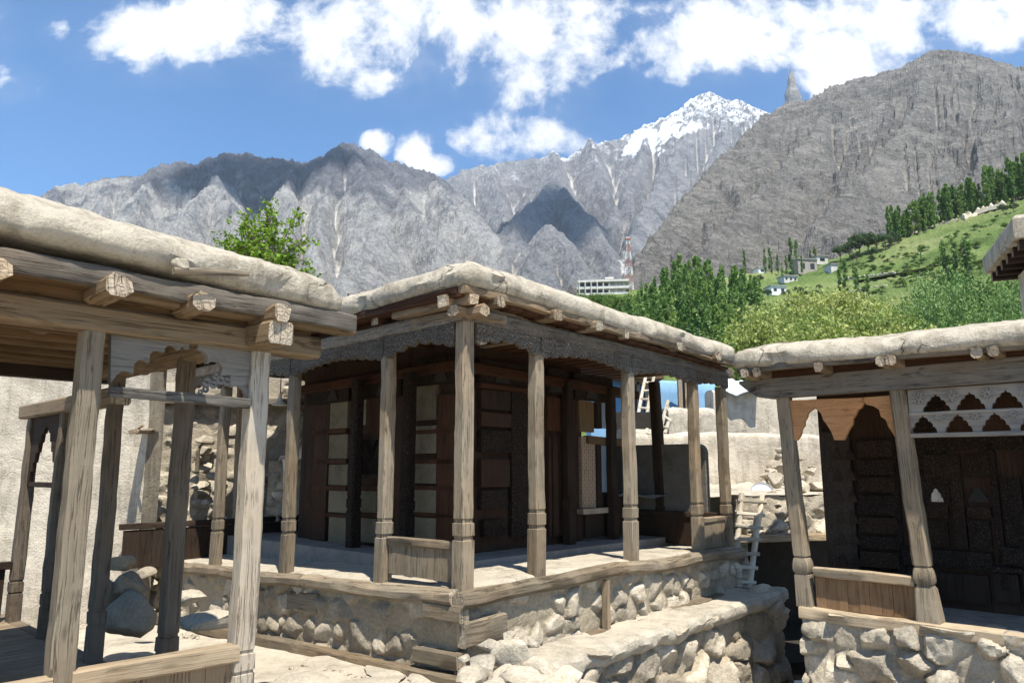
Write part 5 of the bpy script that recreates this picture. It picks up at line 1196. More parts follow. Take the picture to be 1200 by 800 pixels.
# ================================================================== terrace, dark passage, mud walls and the painted house
def back_right():
    te = thing('stone_terrace', 'rough stone terrace on a timber lintel above a dark passage', 'terrace', at(940, 690, 10.2))
    fx = lambda px, py, Y: at(px, py, Y)
    A = fx(862, 628, 10.1); B = fx(1012, 632, 10.5); A.z = B.z = .74; ax = (B-A).normalized(); nr = ax.cross(UP)
    b = MB(); rubble(b, A-UP*.0, ax, UP, (B-A).length, .5, nr, cell=.2, depth=.13, seed=81, res=.022, asp=1.4, mud_share=.05, back=.9, top_wave=.14); b.build('terrace_face', M['white_stone'], te, smooth=38)
    b = MB(); b.beam(A+nr*.12-UP*.05+ax*-.1, B+nr*.12-UP*.05+ax*.4, .16, .09, mi_cap=1); b.beam(A+nr*.0-UP*.05, B-UP*.05+ax*.4, .1, .09); b.build('lintel', [M['rail'], M['end']], te)
    b = MB(); A2 = A-ax*1.6; n_ = 40; pts = np.zeros((n_, 14, 3)); Lx = (B-A).length+2.6
    for i in range(n_):
        for j in range(14): pts[i, j] = A2+ax*(Lx*i/(n_-1))-nr*(-.02+2.2*j/13)+UP*(.5+.14*j/13+.06*mnoise.noise((i*.4, j*.5, 0)))
    b.grid(pts[:, ::-1]); b.build('terrace_top', M['mud_floor'], te, smooth=60)
    # passage: walls coloured black for the shade under the terrace
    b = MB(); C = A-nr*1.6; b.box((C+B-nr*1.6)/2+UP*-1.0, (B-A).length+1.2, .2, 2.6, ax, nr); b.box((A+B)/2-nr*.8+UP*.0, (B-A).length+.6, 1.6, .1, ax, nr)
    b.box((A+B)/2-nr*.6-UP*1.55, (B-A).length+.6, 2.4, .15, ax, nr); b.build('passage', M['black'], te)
    b = MB(); q = A-UP*2.0-ax*.55; rubble(b, q, ax, UP, .72, 2.05, nr, cell=.2, depth=.08, seed=83, back=1.5); b.build('terrace_face', M['white_stone'], te, smooth=38)
    lb = 'loose pale stone lying on top of the rough terrace'
    for k, (px, py, Y, r) in enumerate(((910, 562, 10.9, .17), (902, 580, 10.6, .12), (935, 574, 10.8, .2), (958, 570, 10.9, .17), (975, 566, 10.8, .15), (950, 552, 11.3, .13), (920, 548, 11.4, .15), (990, 575, 10.7, .16), (908, 590, 10.3, .1), (968, 584, 10.5, .13), (880, 590, 10.5, .12))):
        b = MB(); rock(b, at(px, py, Y), r, 1100+k, (1.15, .9, .75), mud=.05); o = b.build('terrace_stone', M['white_stone'], smooth=36); tag(o, lb, 'stone', 'stones on the terrace')
    # lower and upper mud walls
    b = MB(); p = at(735, 600, 12.0); q = at(1180, 600, 12.9); p.z = q.z = .4; wall_mesh(b, p, q, 1.75, .5, seed=11, bulge=.07, n=70, mseg=20)
    o = b.build('lower_mud_wall', M['mud_wall'], smooth=60); tag(o, 'low mud plastered wall with a thick rounded top behind the terrace', 'wall')
    rng = random.Random(77)
    for k in range(44):
        px = 917+rng.gauss(0, 14); py = 552+rng.gauss(0, 14)+(px-917)*-.3
        if py > 578 or py < 520: continue
        q = at(px, py, 11.86+.0022*(px-900)); b = MB(); rock(b, q, rng.uniform(.05, .13), 1300+k, (1.2, .7, .75), sub=2, mud=.2); o = b.build('exposed_stone', M['stone'], smooth=36); tag(o, 'stone showing where the low mud wall has lost its plaster', 'stone', 'exposed stones of the low mud wall')
    b = MB(); p = at(833, 520, 13.6); q = at(1240, 520, 14.6); p.z = q.z = .5; wall_mesh(b, p, q, 2.5, .4, seed=17, bulge=.05, n=60, mseg=22)
    o = b.build('upper_mud_wall', M['mud_wall'], smooth=60); tag(o, 'pale upper mud wall with a tarpaulin on its top', 'wall')
    b = MB(); n_ = 22; pts = np.zeros((n_, 10, 3)); c0 = at(846, 464, 13.25)
    for i in range(n_):
        for j in range(10):
            s_, t = i/(n_-1), j/9; pts[i, j] = c0+Vector((.75*s_, .7*t, .05+.42*math.sin(t*1.9)*(1-.55*s_)+.04*math.sin(s_*13+t*6)+.03*mnoise.noise((s_*8, t*6, 0))))
    b.grid(pts); o = b.build('tarpaulin', M['tarp'], smooth=70); tag(o, 'crumpled pale blue tarpaulin spread over the end of the upper mud wall', 'tarpaulin')
    o.modifiers.new('thickness', 'SOLIDIFY').thickness = .008
    # blue painted house
    bh = thing('blue_house', 'blue painted house with brown window frames behind the carved porch', 'house', at(785, 520, 16))
    p = at(690, 520, 15.5); q = at(838, 520, 16.2); p.z = q.z = .5; b = MB(); wall_mesh(b, p, q, 2.95, .3, seed=23, bulge=.025, n=24, mseg=10); b.build('wall', M['blue'], bh, smooth=60)
    for (x0, x1, y0, y1) in ((738, 757, 448, 505), (797, 809, 430, 482)):
        a0 = at(x0, y1, 15.45); a1 = at(x1, y0, 15.45); b = MB(); cx = (a0+a1)/2
        for (dx, dz, sx, sz) in ((0, (a1.z-a0.z)/2, a1.x-a0.x+.1, .1), (0, -(a1.z-a0.z)/2, a1.x-a0.x+.1, .1), ((a1.x-a0.x)/2, 0, .08, a1.z-a0.z), (-(a1.x-a0.x)/2, 0, .08, a1.z-a0.z), (0, 0, .06, a1.z-a0.z)):
            b.box(cx+Vector((dx, -.05, dz)), sx, .12, sz, Vector((1, 0, 0)), Vector((0, 1, 0)))
        w = b.build('window', M['rail'], bh); b = MB(); b.box(cx+Vector((0, .02, 0)), a1.x-a0.x, .04, a1.z-a0.z, Vector((1, 0, 0)), Vector((0, 1, 0))); b.build('pane', M['blue_glass'], w)
    b = MB(); c = at(752, 456, 15.2); b.box(c+Vector((-.2, .3, .25)), 1.3, .8, .08, Vector((1, 0, 0)), Vector((0, 1, 0))); b.build('window_hood', M['warm'], bh)
    b = MB(); p = at(778, 520, 13.0); q = at(834, 520, 13.3); p.z = q.z = .5; wall_mesh(b, p, q, 2.15, .35, seed=29, bulge=.05, n=20, mseg=16); o = b.build('parapet_wall', M['mud_wall'], smooth=60); tag(o, 'short mud parapet in front of the blue house', 'wall')
    b = MB(); p = at(728, 520, 12.6); q = at(768, 520, 12.8); p.z = q.z = 2.05; wall_mesh(b, p, q, .2, .6, seed=33, bulge=.03, n=14, mseg=3, top=.03); o = b.build('mud_coping', M['mud_roof'], smooth=60); tag(o, 'pale mud roof edge below the leaning ladder', 'roof edge')
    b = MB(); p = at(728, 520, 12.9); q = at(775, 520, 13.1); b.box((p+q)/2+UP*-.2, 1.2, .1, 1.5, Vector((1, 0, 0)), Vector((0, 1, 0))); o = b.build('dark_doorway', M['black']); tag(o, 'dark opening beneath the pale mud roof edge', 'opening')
    # metal tray
    c = at(893, 578, 10.75); n_ = Vector((-.2, -.86, .47)).normalized(); a = n_.cross(UP).normalized(); bb = a.cross(n_); b = MB()
    b.loft([[c+n_*z+(a*math.cos(t)+bb*math.sin(t))*r for t in [2*math.pi*i/28 for i in range(28)]] for r, z in ((.12, .0), (.14, .0), (.155, .02), (.168, .025), (.17, .015), (.15, -.012), (.12, -.015))], True); o = b.build('tin_tray', M['tin'], smooth=50); tag(o, 'round tin tray leaning against stones on the terrace', 'tray')
back_right_mats = None
M['blue_glass'] = plain('blue_window_glass', (.05, .1, .25), .15, .2, 2, spec=.6)
back_right()

def ladder(name_lb, pl, pr, n, r=.028, mt='white_wood', over=.06):
    """pl, pr: (foot, head) of each rail"""
    o = thing('ladder', name_lb, 'ladder', (pl[0]+pr[0])/2)
    for a, c in (pl, pr):
        b = MB(); b.beam(a, c, r*2, r*2.2, up=Vector((0, 1, 0)), cham=.3, jit=.006, warp=.02); b.build('rail', M[mt], o, smooth=40)
    for k in range(n):
        t = (k+.6)/(n+.1); a = pl[0].lerp(pl[1], t); c = pr[0].lerp(pr[1], t); d = (c-a).normalized(); b = MB()
        b.beam(a-d*over+UP*R_.uniform(-.01, .01)-Vector((0, r, 0)), c+d*over+UP*R_.uniform(-.015, .01)-Vector((0, r, 0)), .035, .045, jit=.005, cham=.3); b.build('rung', M[mt], o, smooth=40)
ladder('pale wooden ladder leaning on the terrace at the end of the plinth', (at(859, 690, 9.45), at(869, 578, 9.95)), (at(878, 690, 9.5), at(893, 580, 10.0)), 7, .032)
ladder('long thin ladder leaning against the blue house', (at(744, 506, 13.9), at(758, 434, 15.1)), (at(754, 506, 13.95), at(768, 434, 15.1)), 7, .03, over=.02)
ladder('short ladder with one rail taller, propped on the mud parapet', (at(773, 508, 12.7), at(783, 470, 13.0)), (at(779, 508, 12.7), at(789, 478, 13.0)), 3, .03, over=.02)
ladder('lowest short ladder standing below the pale mud roof edge', (at(752, 524, 12.2), at(759, 503, 12.4)), (at(760, 524, 12.2), at(767, 505, 12.4)), 2, .03, over=.02)

# ================================================================== house at the edge of the view
def edge_house():
    h = thing('mud_house', 'mud walled house with a broad flat roof, cut by the edge of the view', 'house', at(1196, 548, 10.5))
    N_ = at(1186, 266, 10.0); a = Vector((.39, .92, 0)).normalized(); r = Vector((.92, -.39, 0)).normalized()
    b = MB(); L = 2.2; Wd = 5; n1 = 18; rings = []
    def slab(c0, la, lr, z0, z1, j):
        n = 12; R2 = []
        per = [(t*la/n, 0) for t in range(n)]+[(la, t*lr/n) for t in range(n)]+[(la-t*la/n, lr) for t in range(n)]+[(0, lr-t*lr/n) for t in range(n)]
        for z, ins in ((z0, .25), (z0, .01), (z0+.05, 0), (z1-.06, 0), (z1, .06), (z1+.03, .3)):
            q = []
            for s, t in per:
                s2 = s+(ins if s < la/2 else -ins)*(1 if (s == 0 or s == la) else 0); t2 = t+(ins if t < lr/2 else -ins)*(1 if (t == 0 or t == lr) else 0)
                p = c0+a*s2+r*t2+UP*(z-0); p += Vector((mnoise.noise(p*1.3), mnoise.noise(p*1.3+Vector((5, 0, 0))), mnoise.noise(p*1.3+Vector((9, 0, 0)))))*j; q.append(p)
            R2.append(q)
        b.loft([x[::-1] for x in R2], True)
    slab(Vector((N_.x, N_.y, 0)), L, Wd, N_.z-.16, N_.z+.17, .03); b.build('mud_roof', M['mud_roof'], h, smooth=45)
    for k in range(6):
        b = MB(); p = Vector((N_.x, N_.y, N_.z-.24))+a*(.15+k*.38)+r*.08; b.beam(p, p+r*4.5, .12, .13, mi_cap=1); b.build('joist', [M['dark'], M['beam']], h)
    b = MB(); c = Vector((N_.x, N_.y, 0))+a*1.1+r*2.7; top = N_.z-.3; b.box(c+UP*(top/2-.3), 1.5, 4.6, top+.6, a, r); b.build('wall', M['mud_wall'], h)
edge_house()
# ================================================================== far buildings on the hillside
X1 = Vector((1, 0, 0)); Y1 = Vector((0, 1, 0))
def far():
    # long hotel on the crest
    Y = 470; c = at(705, 345, Y); s = Y/882.5
    h = thing('hotel_building', 'long pale hotel with open balconies on the crest beside the mast', 'building', c-UP*6)
    a = Vector((1, -.12, 0)).normalized(); n = a.cross(UP)
    def bx(name, x0, x1, y0, y1, dep, off, m, parent=h):
        xm = (x0+x1)/2; p = at(xm, (y0+y1)/2, Y); b = MB(); b.box(p-n*off, (x1-x0)*s, dep, (y1-y0)*s, a, n); return b.build(name, M[m], parent)
    bx('wall', 680, 735, 331, 352, 9, 5, 'concrete'); bx('roof_slab', 676, 738, 329, 331.5, 13, 3, 'concrete'); bx('balcony_slab', 675, 738, 336.5, 339.5, 12, 3, 'concrete'); bx('balcony_slab', 675, 738, 344, 347, 12, 3, 'concrete')
    bx('stair_tower', 710, 717, 326, 331, 7, 4, 'concrete'); bx('roof_slab', 709, 719, 325, 326.5, 9, 4, 'white_paint')
    for x in (679, 686, 693, 700, 707, 714, 722, 731): bx('column', x-.5, x+.5, 331, 347, 1.2, -2.5, 'concrete')
    for r0, r1 in ((332.2, 335.8), (340, 343.6)):
        for x in (682, 689, 696, 703, 710, 718, 726): bx('window', x-1.6, x+2.4, r0, r1, .6, .4, 'glass_dark')
    # lattice mast
    Y = 476; b0 = at(737.5, 350, Y); t0 = at(737.5, 278, Y); H = t0.z-b0.z
    m = thing('lattice_mast', 'tall red and white lattice mast beside the hotel', 'mast', b0)
    segs = 8; wd = lambda t: 2.1*(1-t)**.8+.8
    for k in range(segs):
        b = MB(); t_0, t_1 = k/segs, (k+1)/segs
        L = [[b0+UP*(H*t)+X1*(sx*wd(t))+Y1*(sy*wd(t)) for sx, sy in ((-1, -1), (1, -1), (1, 1), (-1, 1))] for t in (t_0, t_1)]
        for i in range(4):
            j = (i+1) % 4; b.tube([L[0][i], L[1][i]], .15, 4); b.tube([L[0][i], L[1][j]], .08, 4); b.tube([L[0][j], L[1][i]], .08, 4); b.tube([L[1][i], L[1][j]], .08, 4)
        b.build('mast_section', M['red_paint' if k % 2 == 0 else 'white_paint'], m)
    b = MB(); b.box(b0+UP*(H*.97), 3.6, 3.6, .6, X1, Y1); b.tube([b0+UP*H, b0+UP*(H+6)], .1, 5); b.build('mast_head', M['red_paint'], m)
    b = MB(); b.box(b0+UP*2.5, 9, 5, 5, X1, Y1); o = b.build('mast_hut', M['red_paint']); tag(o, 'low red hut at the foot of the lattice mast', 'hut')
    # village houses
    def house(px, py, w, hh, lb, wall, roof, dep=7, tilt=0.2, win=3, gab=False):
        q = hill_point(px, py); k = q.y/882.5; W = w*k; Hh = hh*k; a = Vector((1, tilt, 0)).normalized(); n = a.cross(UP)
        h = thing('village_house', lb, 'house', q-UP*1)
        b = MB(); b.box(q+UP*(Hh/2-.5)-n*dep/2, W, dep, Hh+1, a, n); b.build('wall', M[wall], h)
        b = MB(); b.box(q+UP*(Hh+.2)-n*dep/2, W+1.2, dep+1.4, .45, a, n); b.build('roof', M[roof], h)
        for i in range(win):
            b = MB(); b.box(q+a*(W*((i+.5)/win-.5))+UP*(Hh*.52)+n*.05, W/win*.42, .3, Hh*.4, a, n); b.build('window', M['glass_dark'], h)
    house(947, 320, 26, 17, 'dark stone house standing highest on the hillside, with a thin flat roof', 'stonehouse', 'roof_grey', win=2)
    house(978, 318, 9, 9, 'small gabled stone shed beside the dark stone house', 'concrete', 'roof_grey', win=0)
    house(964, 309, 15, 9, 'pale upper storey block behind the dark stone house', 'concrete', 'roof_grey', win=1)
    house(927, 330, 18, 7, 'whitewashed cottage with a grey roof in the middle of the fields', 'concrete', 'roof_grey')
    house(913, 344, 20, 9, 'bluish roofed long shed below the whitewashed cottage', 'white_paint', 'blue_roof', win=2)
    house(893, 313, 10, 7, 'tiny house half hidden under the poplars uphill', 'white_paint', 'roof_grey', win=1)
    # ruined terrace walling and field walls
    def field_wall(pts, lb, h=1.4, wdt=1.6, m='stone'):
        q = [hill_point(*p) for p in pts]; b = MB(); L = sum((q[i+1]-q[i]).length for i in range(len(q)-1)); n = max(10, int(L/1.2)); R = []
        for i in range(n+1):
            t = i/n*(len(q)-1); k = min(int(t), len(q)-2); c = q[k].lerp(q[k+1], t-k); hh = h*(.7+.6*mnoise.noise((i*.7, 3, h))+.4*mnoise.noise((i*2.1, 9, h))); d = (q[k+1]-q[k]).normalized(); s = d.cross(UP).normalized()
            R.append([c-s*wdt/2-UP*1, c-s*wdt*.4+UP*hh*.8, c+UP*hh, c+s*wdt*.4+UP*hh*.7, c+s*wdt/2-UP*1])
        b.loft(R, True, tint=(1.1, .1)); o = b.build('field_wall', M[m], smooth=30); tag(o, lb, 'field wall')
    field_wall([(1128, 257), (1145, 252), (1160, 247), (1178, 242)], 'ruined grey stone walling on the ridge below the poplar row', 4.5, 5, 'white_stone')
    field_wall([(1056, 278), (1075, 272), (1100, 264), (1122, 258)], 'low stone wall along the foot of the ridge poplars', 1.2)
    field_wall([(985, 328), (1020, 324), (1050, 320)], 'stone field wall above the sloping track', 1.0)
    field_wall([(980, 345), (1000, 341), (1040, 335)], 'lower stone field wall under the sloping track', .9)
    # track
    q = [hill_point(*p) for p in ((1005, 331), (1030, 327), (1060, 321), (1090, 315), (1115, 309), (1128, 305))]; b = MB(); pts = []
    for i in range(51):
        t = i/50*5; k = min(int(t), 4); c = q[k].lerp(q[k+1], t-k); d = (q[k+1]-q[k]).normalized(); s = d.cross(UP).normalized(); pts.append([c+s*w+UP*(.45-.02*abs(w)) for w in (-2.6, -1, 1, 2.6)])
    b.grid(np.array(pts)); o = b.build('hillside_track', M['dirt'], smooth=60); o['kind'] = 'structure'
M['blue_roof'] = plain('blue_grey_roof', (.24, .29, .34), .6, .15, .4)
far()

# ================================================================== trees
def leafmat(name, dark, light, scale=.5, trans=.25):
    n, fin = mat(name); ob = n('ShaderNodeTexCoord', out=3); t, _ = tint_of(n); oi = n('ShaderNodeObjectInfo', out=5)
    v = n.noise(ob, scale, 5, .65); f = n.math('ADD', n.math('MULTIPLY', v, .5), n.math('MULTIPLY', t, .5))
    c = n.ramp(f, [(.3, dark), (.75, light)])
    k = n.rng(oi, 0, 1, .75, 1.25); c = n.mix(1.0, c, n('ShaderNodeCombineColor', {0: k, 1: n.math('ADD', n.math('MULTIPLY', k, .6), .4), 2: k}), 'MULTIPLY')
    b = n('ShaderNodeBsdfPrincipled', {'Base Color': c, 'Roughness': .6, 'Specular IOR Level': .25}); tr = n('ShaderNodeBsdfTranslucent', {'Color': n.mix(1.0, c, (1.1, 1.25, .6), 'MULTIPLY')})
    mx = n('ShaderNodeMixShader', {0: trans, 1: b, 2: tr}); o = n.n.new('ShaderNodeOutputMaterial'); n.l.new(mx, o.inputs[0])
    return bpy.data.materials[name]
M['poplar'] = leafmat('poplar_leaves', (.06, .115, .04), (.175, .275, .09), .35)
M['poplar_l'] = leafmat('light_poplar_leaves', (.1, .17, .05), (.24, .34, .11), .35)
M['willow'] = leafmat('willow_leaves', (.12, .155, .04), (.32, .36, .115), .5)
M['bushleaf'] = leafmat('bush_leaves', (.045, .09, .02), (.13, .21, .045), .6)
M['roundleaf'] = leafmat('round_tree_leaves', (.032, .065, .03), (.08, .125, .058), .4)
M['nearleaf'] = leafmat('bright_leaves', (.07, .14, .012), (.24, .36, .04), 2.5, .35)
M['bark'] = plain('tree_bark', (.16, .135, .11), .9, .35, 6)

def leaves(mb, pts, size, rng, flat=0.0):
    """pts: [(pos, tint)] -> bent leaf sprays (two quads)"""
    for p, t in pts:
        s = size*rng.uniform(.6, 1.4); d = Vector((rng.gauss(0, 1), rng.gauss(0, 1), rng.gauss(0, 1))).normalized(); e = d.orthogonal().normalized(); e.rotate(Matrix.Rotation(rng.uniform(0, 6.28), 3, d)); f = d.cross(e)
        vs = [p-e*s*.5, p+f*s*.32+d*s*.1, p+e*s*.5, p-f*s*.32+d*s*.1]
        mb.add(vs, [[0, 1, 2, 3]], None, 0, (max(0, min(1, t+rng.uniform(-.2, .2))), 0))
def blob_points(rng, c, r, n, sq=1.0):
    out = []
    for _ in range(n):
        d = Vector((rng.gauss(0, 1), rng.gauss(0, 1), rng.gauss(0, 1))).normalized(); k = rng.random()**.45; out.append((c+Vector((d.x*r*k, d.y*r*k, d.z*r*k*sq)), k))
    return out
def make_tree(name, label, cat, height, kind, seed, leaf, lsize, n, group):
    rng = random.Random(seed); root = thing(name, label, cat, (0, 0, 0), group)
    tb = MB(); cb = MB()
    if kind == 'poplar':
        w = height*rng.uniform(.085, .115); tb.tube([Vector((0, 0, -1)), Vector((.1, 0, height*.4)), Vector((0, .1, height*.95))], [height*.014, height*.009, .03], 6)
        sub = []
        for k in range(26):
            t = rng.uniform(.1, 1)**.9; rr = w*(math.sin(math.pi*min(1, (t*.86+.12)))**.65)*rng.uniform(.5, 1.0); a = rng.uniform(0, 6.28); c = Vector((math.cos(a)*rr*.62, math.sin(a)*rr*.62, height*t)); sub.append((c, w*rng.uniform(.28, .5)*(1.05-t*.5)))
        for k in range(3): sub.append((Vector((rng.uniform(-.2, .2), rng.uniform(-.2, .2), height*(.93+.035*k))), w*.2))
        per = n//len(sub); tot = [pt for c, r in sub for pt in blob_points(rng, c, r, per, 2.3)]
        leaves(cb, tot, lsize, rng)
    elif kind == 'sparse':
        w = height*.07; tb.tube([Vector((0, 0, -1)), Vector((.05, 0, height*.5)), Vector((0, .1, height))], [height*.012, height*.008, .03], 6); tot = []
        for k in range(16):
            t = .25+.75*k/16; a = rng.uniform(0, 6.28); c = Vector((math.cos(a)*w*.5, math.sin(a)*w*.5, height*t)); tb.tube([Vector((0, 0, height*(t-.07))), c], [.05, .02], 4); tot += blob_points(rng, c, w*rng.uniform(.35, .6), n//16, 1.8)
        leaves(cb, tot, lsize, rng)
    else:  # round or bush
        w = height*(.42 if kind == 'round' else .62); z0 = height*(.3 if kind == 'round' else .08); tb.tube([Vector((0, 0, -1)), Vector((0, 0, height*.35)), Vector((.1, 0, height*.7))], [height*.028, height*.02, .05], 6); tot = []
        for k in range(22):
            d = Vector((rng.gauss(0, 1), rng.gauss(0, 1), abs(rng.gauss(.2, .9)))).normalized(); rr = rng.uniform(.45, 1); c = Vector((d.x*w*rr, d.y*w*rr, z0+(height-z0)*.5+d.z*(height-z0)*.5*rr*rng.uniform(.7, 1)-(height-z0)*.2*(1-d.z)*.6)); tb.tube([Vector((0, 0, height*.3)), (Vector((0, 0, height*.5))+c)/2, c], [.09, .06, .02], 4); tot += blob_points(rng, c, w*rng.uniform(.24, .42), n//22, .9)
        leaves(cb, tot, lsize, rng)
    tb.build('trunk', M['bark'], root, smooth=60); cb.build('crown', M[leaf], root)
    return root
def copy_tree(src, loc, rz, sc, label=None, group=None, leaf=None):
    r = src.copy(); COL.objects.link(r); r.location = loc; r.rotation_euler = (0, 0, rz); r.scale = sc; WL[r.name] = Vector(loc)
    if label: r['label'] = label
    if group: r['group'] = group
    for c in src.children: d = c.copy(); COL.objects.link(d); d.parent = r
    return r
rng_t = random.Random(99)
LB_G = 'slender green poplar in the dense grove beyond the roofs'; GR_G = 'poplars of the dense grove'
LB_R = 'slender poplar in the row climbing the ridge line'; GR_R = 'poplars along the ridge'
POP = [make_tree('poplar_tree', LB_G, 'tree', 17, 'poplar', 100+k, 'poplar' if k % 3 else 'poplar_l', .75, 1500, GR_G) for k in range(6)]
used = set()
def put(protos, q, h, h0, label, group, wide=1.0):
    i = rng_t.randrange(len(protos)); s = h/h0; src = protos[i]; q = Vector(q)-UP*.4
    if src.name not in used:
        used.add(src.name); src.location = q; src.scale = (s*wide, s*wide, s); src.rotation_euler = (0, 0, rng_t.uniform(0, 6.28)); src['label'] = label; src['group'] = group; return src
    return copy_tree(src, q, rng_t.uniform(0, 6.28), (s*wide, s*wide, s), label, group)
# grove: base pixel and the pixel of the top
def env(px): return float(np.interp(px, [700, 745, 755, 775, 790, 800, 812, 830, 838, 850, 870, 885, 900, 915, 940, 960], [362, 350, 336, 322, 306, 299, 303, 297, 318, 312, 312, 317, 330, 345, 362, 380]))
k = 0
for row, (dy, n) in enumerate(((40, 34), (54, 34), (70, 34), (88, 32), (106, 30))):
    for i in range(n):
        px = 712+(i+rng_t.uniform(0, .9))*(215/n)+rng_t.uniform(-3, 3); top = env(px)+row*15*rng_t.uniform(.6, 1.2)+abs(rng_t.gauss(0, 5)); base = top+rng_t.uniform(58, 78)
        if px > 895 and row < 2: continue
        q = hill_point(px, min(base, 455)); h = (base-top)*q.y/882.5
        put(POP, q, h*1.08, 17, LB_G, GR_G, rng_t.uniform(.85, 1.2))
# ridge row
for i in range(135):
    t = rng_t.random(); px = 1043+t*175; base = float(np.interp(px, [1043, 1060, 1100, 1150, 1200, 1220], [286, 279, 263, 247, 232, 226]))-rng_t.uniform(-1, 5); hp = rng_t.uniform(20, 47)*(1.25 if px > 1150 else 1)
    q = hill_point(px, base+1); put(POP, q, hp*q.y/882.5, 17, LB_R, GR_R, rng_t.uniform(.9, 1.3))
LB_H = 'poplar in the loose clump by the houses on the slope'; GR_H = 'poplars by the hillside houses'
for px, base, hp in ((873, 325, 34), (897, 318, 32), (903, 318, 30), (905, 322, 22), (912, 322, 26), (922, 322, 24), (928, 318, 42), (935, 320, 40), (940, 322, 24), (950, 306, 20), (955, 306, 24), (957, 304, 20), (930, 324, 22), (917, 326, 20), (884, 336, 14), (768, 338, 16), (752, 340, 15), (1080, 306, 14), (1118, 316, 18)):
    q = hill_point(px, base); put(POP, q, hp*q.y/882.5, 17, LB_H, GR_H, 1.0)
# round dark trees
RND = [make_tree('broadleaf_tree', 'dark rounded tree on the far slope', 'tree', 12, 'round', 200+k, 'roundleaf', .8, 1500, 'dark rounded trees') for k in range(3)]
for px, base, hp in ((985, 306, 20), (996, 304, 24), (1008, 300, 28), (1018, 298, 28), (1028, 296, 24), (1038, 292, 20), (1048, 288, 18), (1004, 308, 16), (1022, 304, 16), (936, 348, 14), (922, 350, 12), (942, 352, 13), (900, 350, 12), (955, 352, 14), (960, 340, 8), (890, 332, 11), (1176, 252, 14), (1188, 248, 12), (1090, 316, 8), (1110, 306, 8), (1060, 318, 7), (1080, 342, 8)):
    q = hill_point(px, base); put(RND, q, hp*q.y/882.5, 12, 'dark rounded tree on the far slope', 'dark rounded trees', 1.1)
# scattered field shrubs
SHR = [make_tree('field_shrub', 'small shrub scattered on the green slope', 'shrub', 3, 'bush', 250+k, 'bushleaf', .35, 500, 'shrubs on the green slope') for k in range(2)]
for i in range(150):
    px = rng_t.uniform(985, 1195); base = float(np.interp(px, [985, 1060, 1200], [312, 284, 246]))+rng_t.uniform(4, 60); q = hill_point(px, base); put(SHR, q, rng_t.uniform(1.2, 3.2), 3, 'small shrub scattered on the green slope', 'shrubs on the green slope', rng_t.uniform(.9, 1.6))
# bright bushes by the hotel, yellow willows, grey-green thicket
BSH = [make_tree('leafy_bush', 'bright green bush at the foot of the hotel', 'bush', 6, 'bush', 270+k, 'bushleaf', .36, 2800, 'bright bushes below the hotel') for k in range(2)]
for px, top, hp in ((690, 340, 26), (700, 341, 24), (712, 342, 26), (722, 343, 26), (733, 343, 28), (742, 341, 26), (705, 352, 26), (725, 355, 28), (748, 350, 26), (715, 362, 26), (738, 364, 28), (680, 343, 16)):
    q = hill_point(px, top+hp); put(BSH, q, hp*q.y/882.5, 6, 'bright green bush at the foot of the hotel', 'bright bushes below the hotel', 1.0)
WIL = [make_tree('willow_bush', 'yellow green willow just beyond the facing roof', 'bush', 9, 'bush', 300+k, 'willow', .27, 8500, 'yellow willows') for k in range(3)]
for px, top, Y in ((915, 356, 60), (935, 346, 66), (958, 338, 70), (985, 340, 68), (1010, 338, 70), (1035, 344, 66), (1055, 352, 62), (925, 366, 52), (965, 355, 54), (1000, 356, 52), (1040, 362, 50), (900, 372, 56)):
    t = at(px, top, Y); zb = float(hill_z(t.x, t.y)); put(WIL, (t.x, t.y, zb), t.z-zb+.4, 9, 'yellow green willow just beyond the facing roof', 'yellow willows', .8)
THK = [make_tree('leafy_sapling', 'grey green sapling in the thicket beside the mud walled house', 'tree', 9, 'bush', 330+k, 'poplar', .27, 5500, 'saplings in the thicket') for k in range(2)]
for px, top, Y in ((1075, 346, 60), (1095, 330, 64), (1115, 322, 66), (1135, 318, 66), (1155, 322, 64), (1175, 330, 62), (1100, 348, 54), (1130, 342, 54), (1160, 345, 54), (1190, 340, 60)):
    t = at(px, top, Y); zb = float(hill_z(t.x, t.y)); put(THK, (t.x, t.y, zb), t.z-zb+.4, 9, 'grey green sapling in the thicket beside the mud walled house', 'saplings in the thicket', .6)
SPA = [make_tree('thin_poplar', 'thin sparse young poplar rising above the thicket', 'tree', 12, 'sparse', 360+k, 'poplar', .42, 900, 'thin young poplars') for k in range(2)]
for px, top, base in ((1112, 276, 345), (1122, 274, 345), (1133, 273, 345), (1138, 277, 345), (985, 312, 352), (992, 300, 350), (1005, 305, 352), (1018, 318, 350)):
    q = hill_point(px, base); put(SPA, q, (base-top)*q.y/882.5, 12, 'thin sparse young poplar rising above the thicket', 'thin young poplars', 1.2)

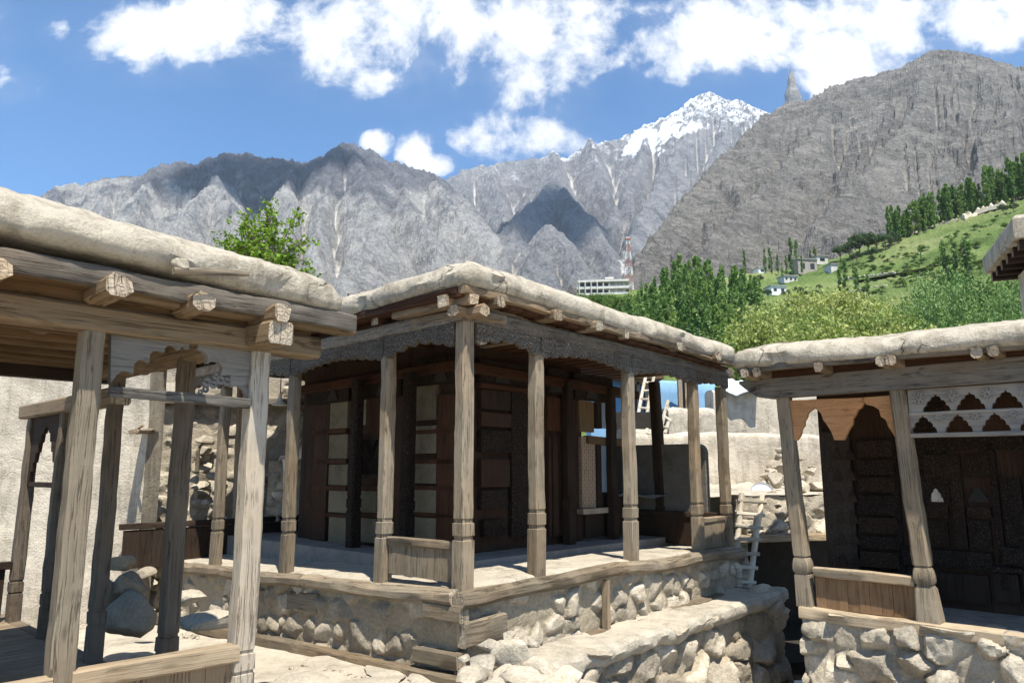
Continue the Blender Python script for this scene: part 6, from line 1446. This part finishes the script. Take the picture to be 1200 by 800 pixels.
# leafy tree close behind the near roof
def near_tree():
    rng = random.Random(12); Y = 16.0; root = thing('leafy_tree', 'bright leafy tree rising behind the near mud roof', 'tree', (at(312, 500, Y).x, Y, -1))
    tb = MB(); cb = MB(); b0 = Vector((root.location.x, Y, -1)); tip = at(314, 236, Y); fork = at(310, 345, Y)
    tb.tube([b0, fork-UP*1.2, fork, tip-UP*.2], [.16, .12, .08, .015], 7); L = []
    limbs = [((283, 262), .5, -.2), ((285, 245), .35, .2), ((257, 282), .5, .1), ((268, 275), .6, -.3), ((348, 250), .4, .2), ((357, 282), .5, -.1), ((352, 300), .6, .3), ((362, 318), .5, -.2), ((325, 262), .5, -.4), ((318, 245), .7, 0), ((300, 270), .7, .5), ((330, 280), .7, .5), ((305, 290), .8, -.5), ((340, 300), .7, .1), ((275, 290), .7, .4), ((320, 300), .8, -.6), ((298, 305), .9, .1), ((345, 325), .9, .3), ((275, 318), .9, -.2), ((310, 325), 1, .5), ((335, 340), 1, -.4), ((290, 345), 1, .4), ((314, 238), .3, 0), ((290, 256), .4, .1), ((372, 345), .8, 0), ((258, 345), .8, .1)]
    for (px, py), w, dy in limbs:
        t = at(px, py, Y+dy*1.2); m = fork.lerp(tip, rng.uniform(0, .55)); mid = m.lerp(t, .55)+Vector((0, 0, -.08)); tb.tube([m, mid, t], [.04, .022, .008], 5)
        for k in range(int(14+24*w)):
            s = rng.uniform(.25, 1.04); c = (m.lerp(mid, s*2) if s < .5 else mid.lerp(t, s*2-1))+Vector((rng.gauss(0, .1), rng.gauss(0, .1), rng.gauss(0, .085)))*(.6+w*.7)
            tb.tube([m.lerp(t, min(1, s*.95)), c], [.009, .004], 4)
            for _ in range(rng.randint(5, 9)): L.append((c+Vector((rng.gauss(0, .05), rng.gauss(0, .05), rng.gauss(0, .045))), rng.uniform(.2, .95)))
    leaves(cb, L, .095, rng)
    tb.build('trunk', M['bark'], root, smooth=60); cb.build('crown', M['nearleaf'], root)
near_tree()

# ================================================================== fair-weather clouds that shade parts of the far slopes
def cloud(name_lb, target, w, dpt, z, seed):
    k = (z-target.z)/SUN_DIR.z; c = target+SUN_DIR*k; rng = random.Random(seed); b = MB(); nu, nv = 48, 20; rings = []
    for j in range(1, nv):
        ph = math.pi*j/nv; R = []
        for i in range(nu):
            th = 2*math.pi*i/nu; d = Vector((math.cos(th)*math.sin(ph), math.sin(th)*math.sin(ph), math.cos(ph)))
            r = 1+.35*mnoise.noise(d*1.8+Vector((seed, 0, 0)))+.22*mnoise.noise(d*4+Vector((seed, 5, 0)))+.1*mnoise.noise(d*9+Vector((seed, 9, 0)))
            R.append(c+Vector((d.x*w*r, d.y*dpt*r, d.z*min(w, dpt)*.35*r)))
        rings.append(R)
    b.loft(rings, True); o = b.build('cumulus_cloud', M['cloud'], smooth=180); tag(o, name_lb, 'cloud')
M['cloud'] = plain('cloud_white', (.85, .86, .88), 1, .03, .002)
cloud('cumulus cloud standing over the grey ridge', at(300, 198, 4250), 640, 300, 22000, 3)
cloud('cumulus cloud standing over the valley below the snow peak', at(655, 250, 4700), 430, 560, 28000, 8)

# ================================================================== air
def haze():
    m = bpy.data.materials.new('valley_air'); m.use_nodes = True; m.node_tree.nodes.clear(); n = NT(m.node_tree)
    v = n('ShaderNodeVolumePrincipled', {'Color': (.75, .87, 1.0, 1), 'Density': HAZE, 'Anisotropy': .2}); o = n.n.new('ShaderNodeOutputMaterial'); n.l.new(v, o.inputs['Volume'])
    m.cycles.homogeneous_volume = True if hasattr(m.cycles, 'homogeneous_volume') else None
    b = MB(); b.box((0, 0, 1850), 24000, 24000, 3710, X1, Y1); h = b.build('haze', m, loc=(0, 0, 0)); h['kind'] = 'stuff'
HAZE = 3.3e-5
haze()
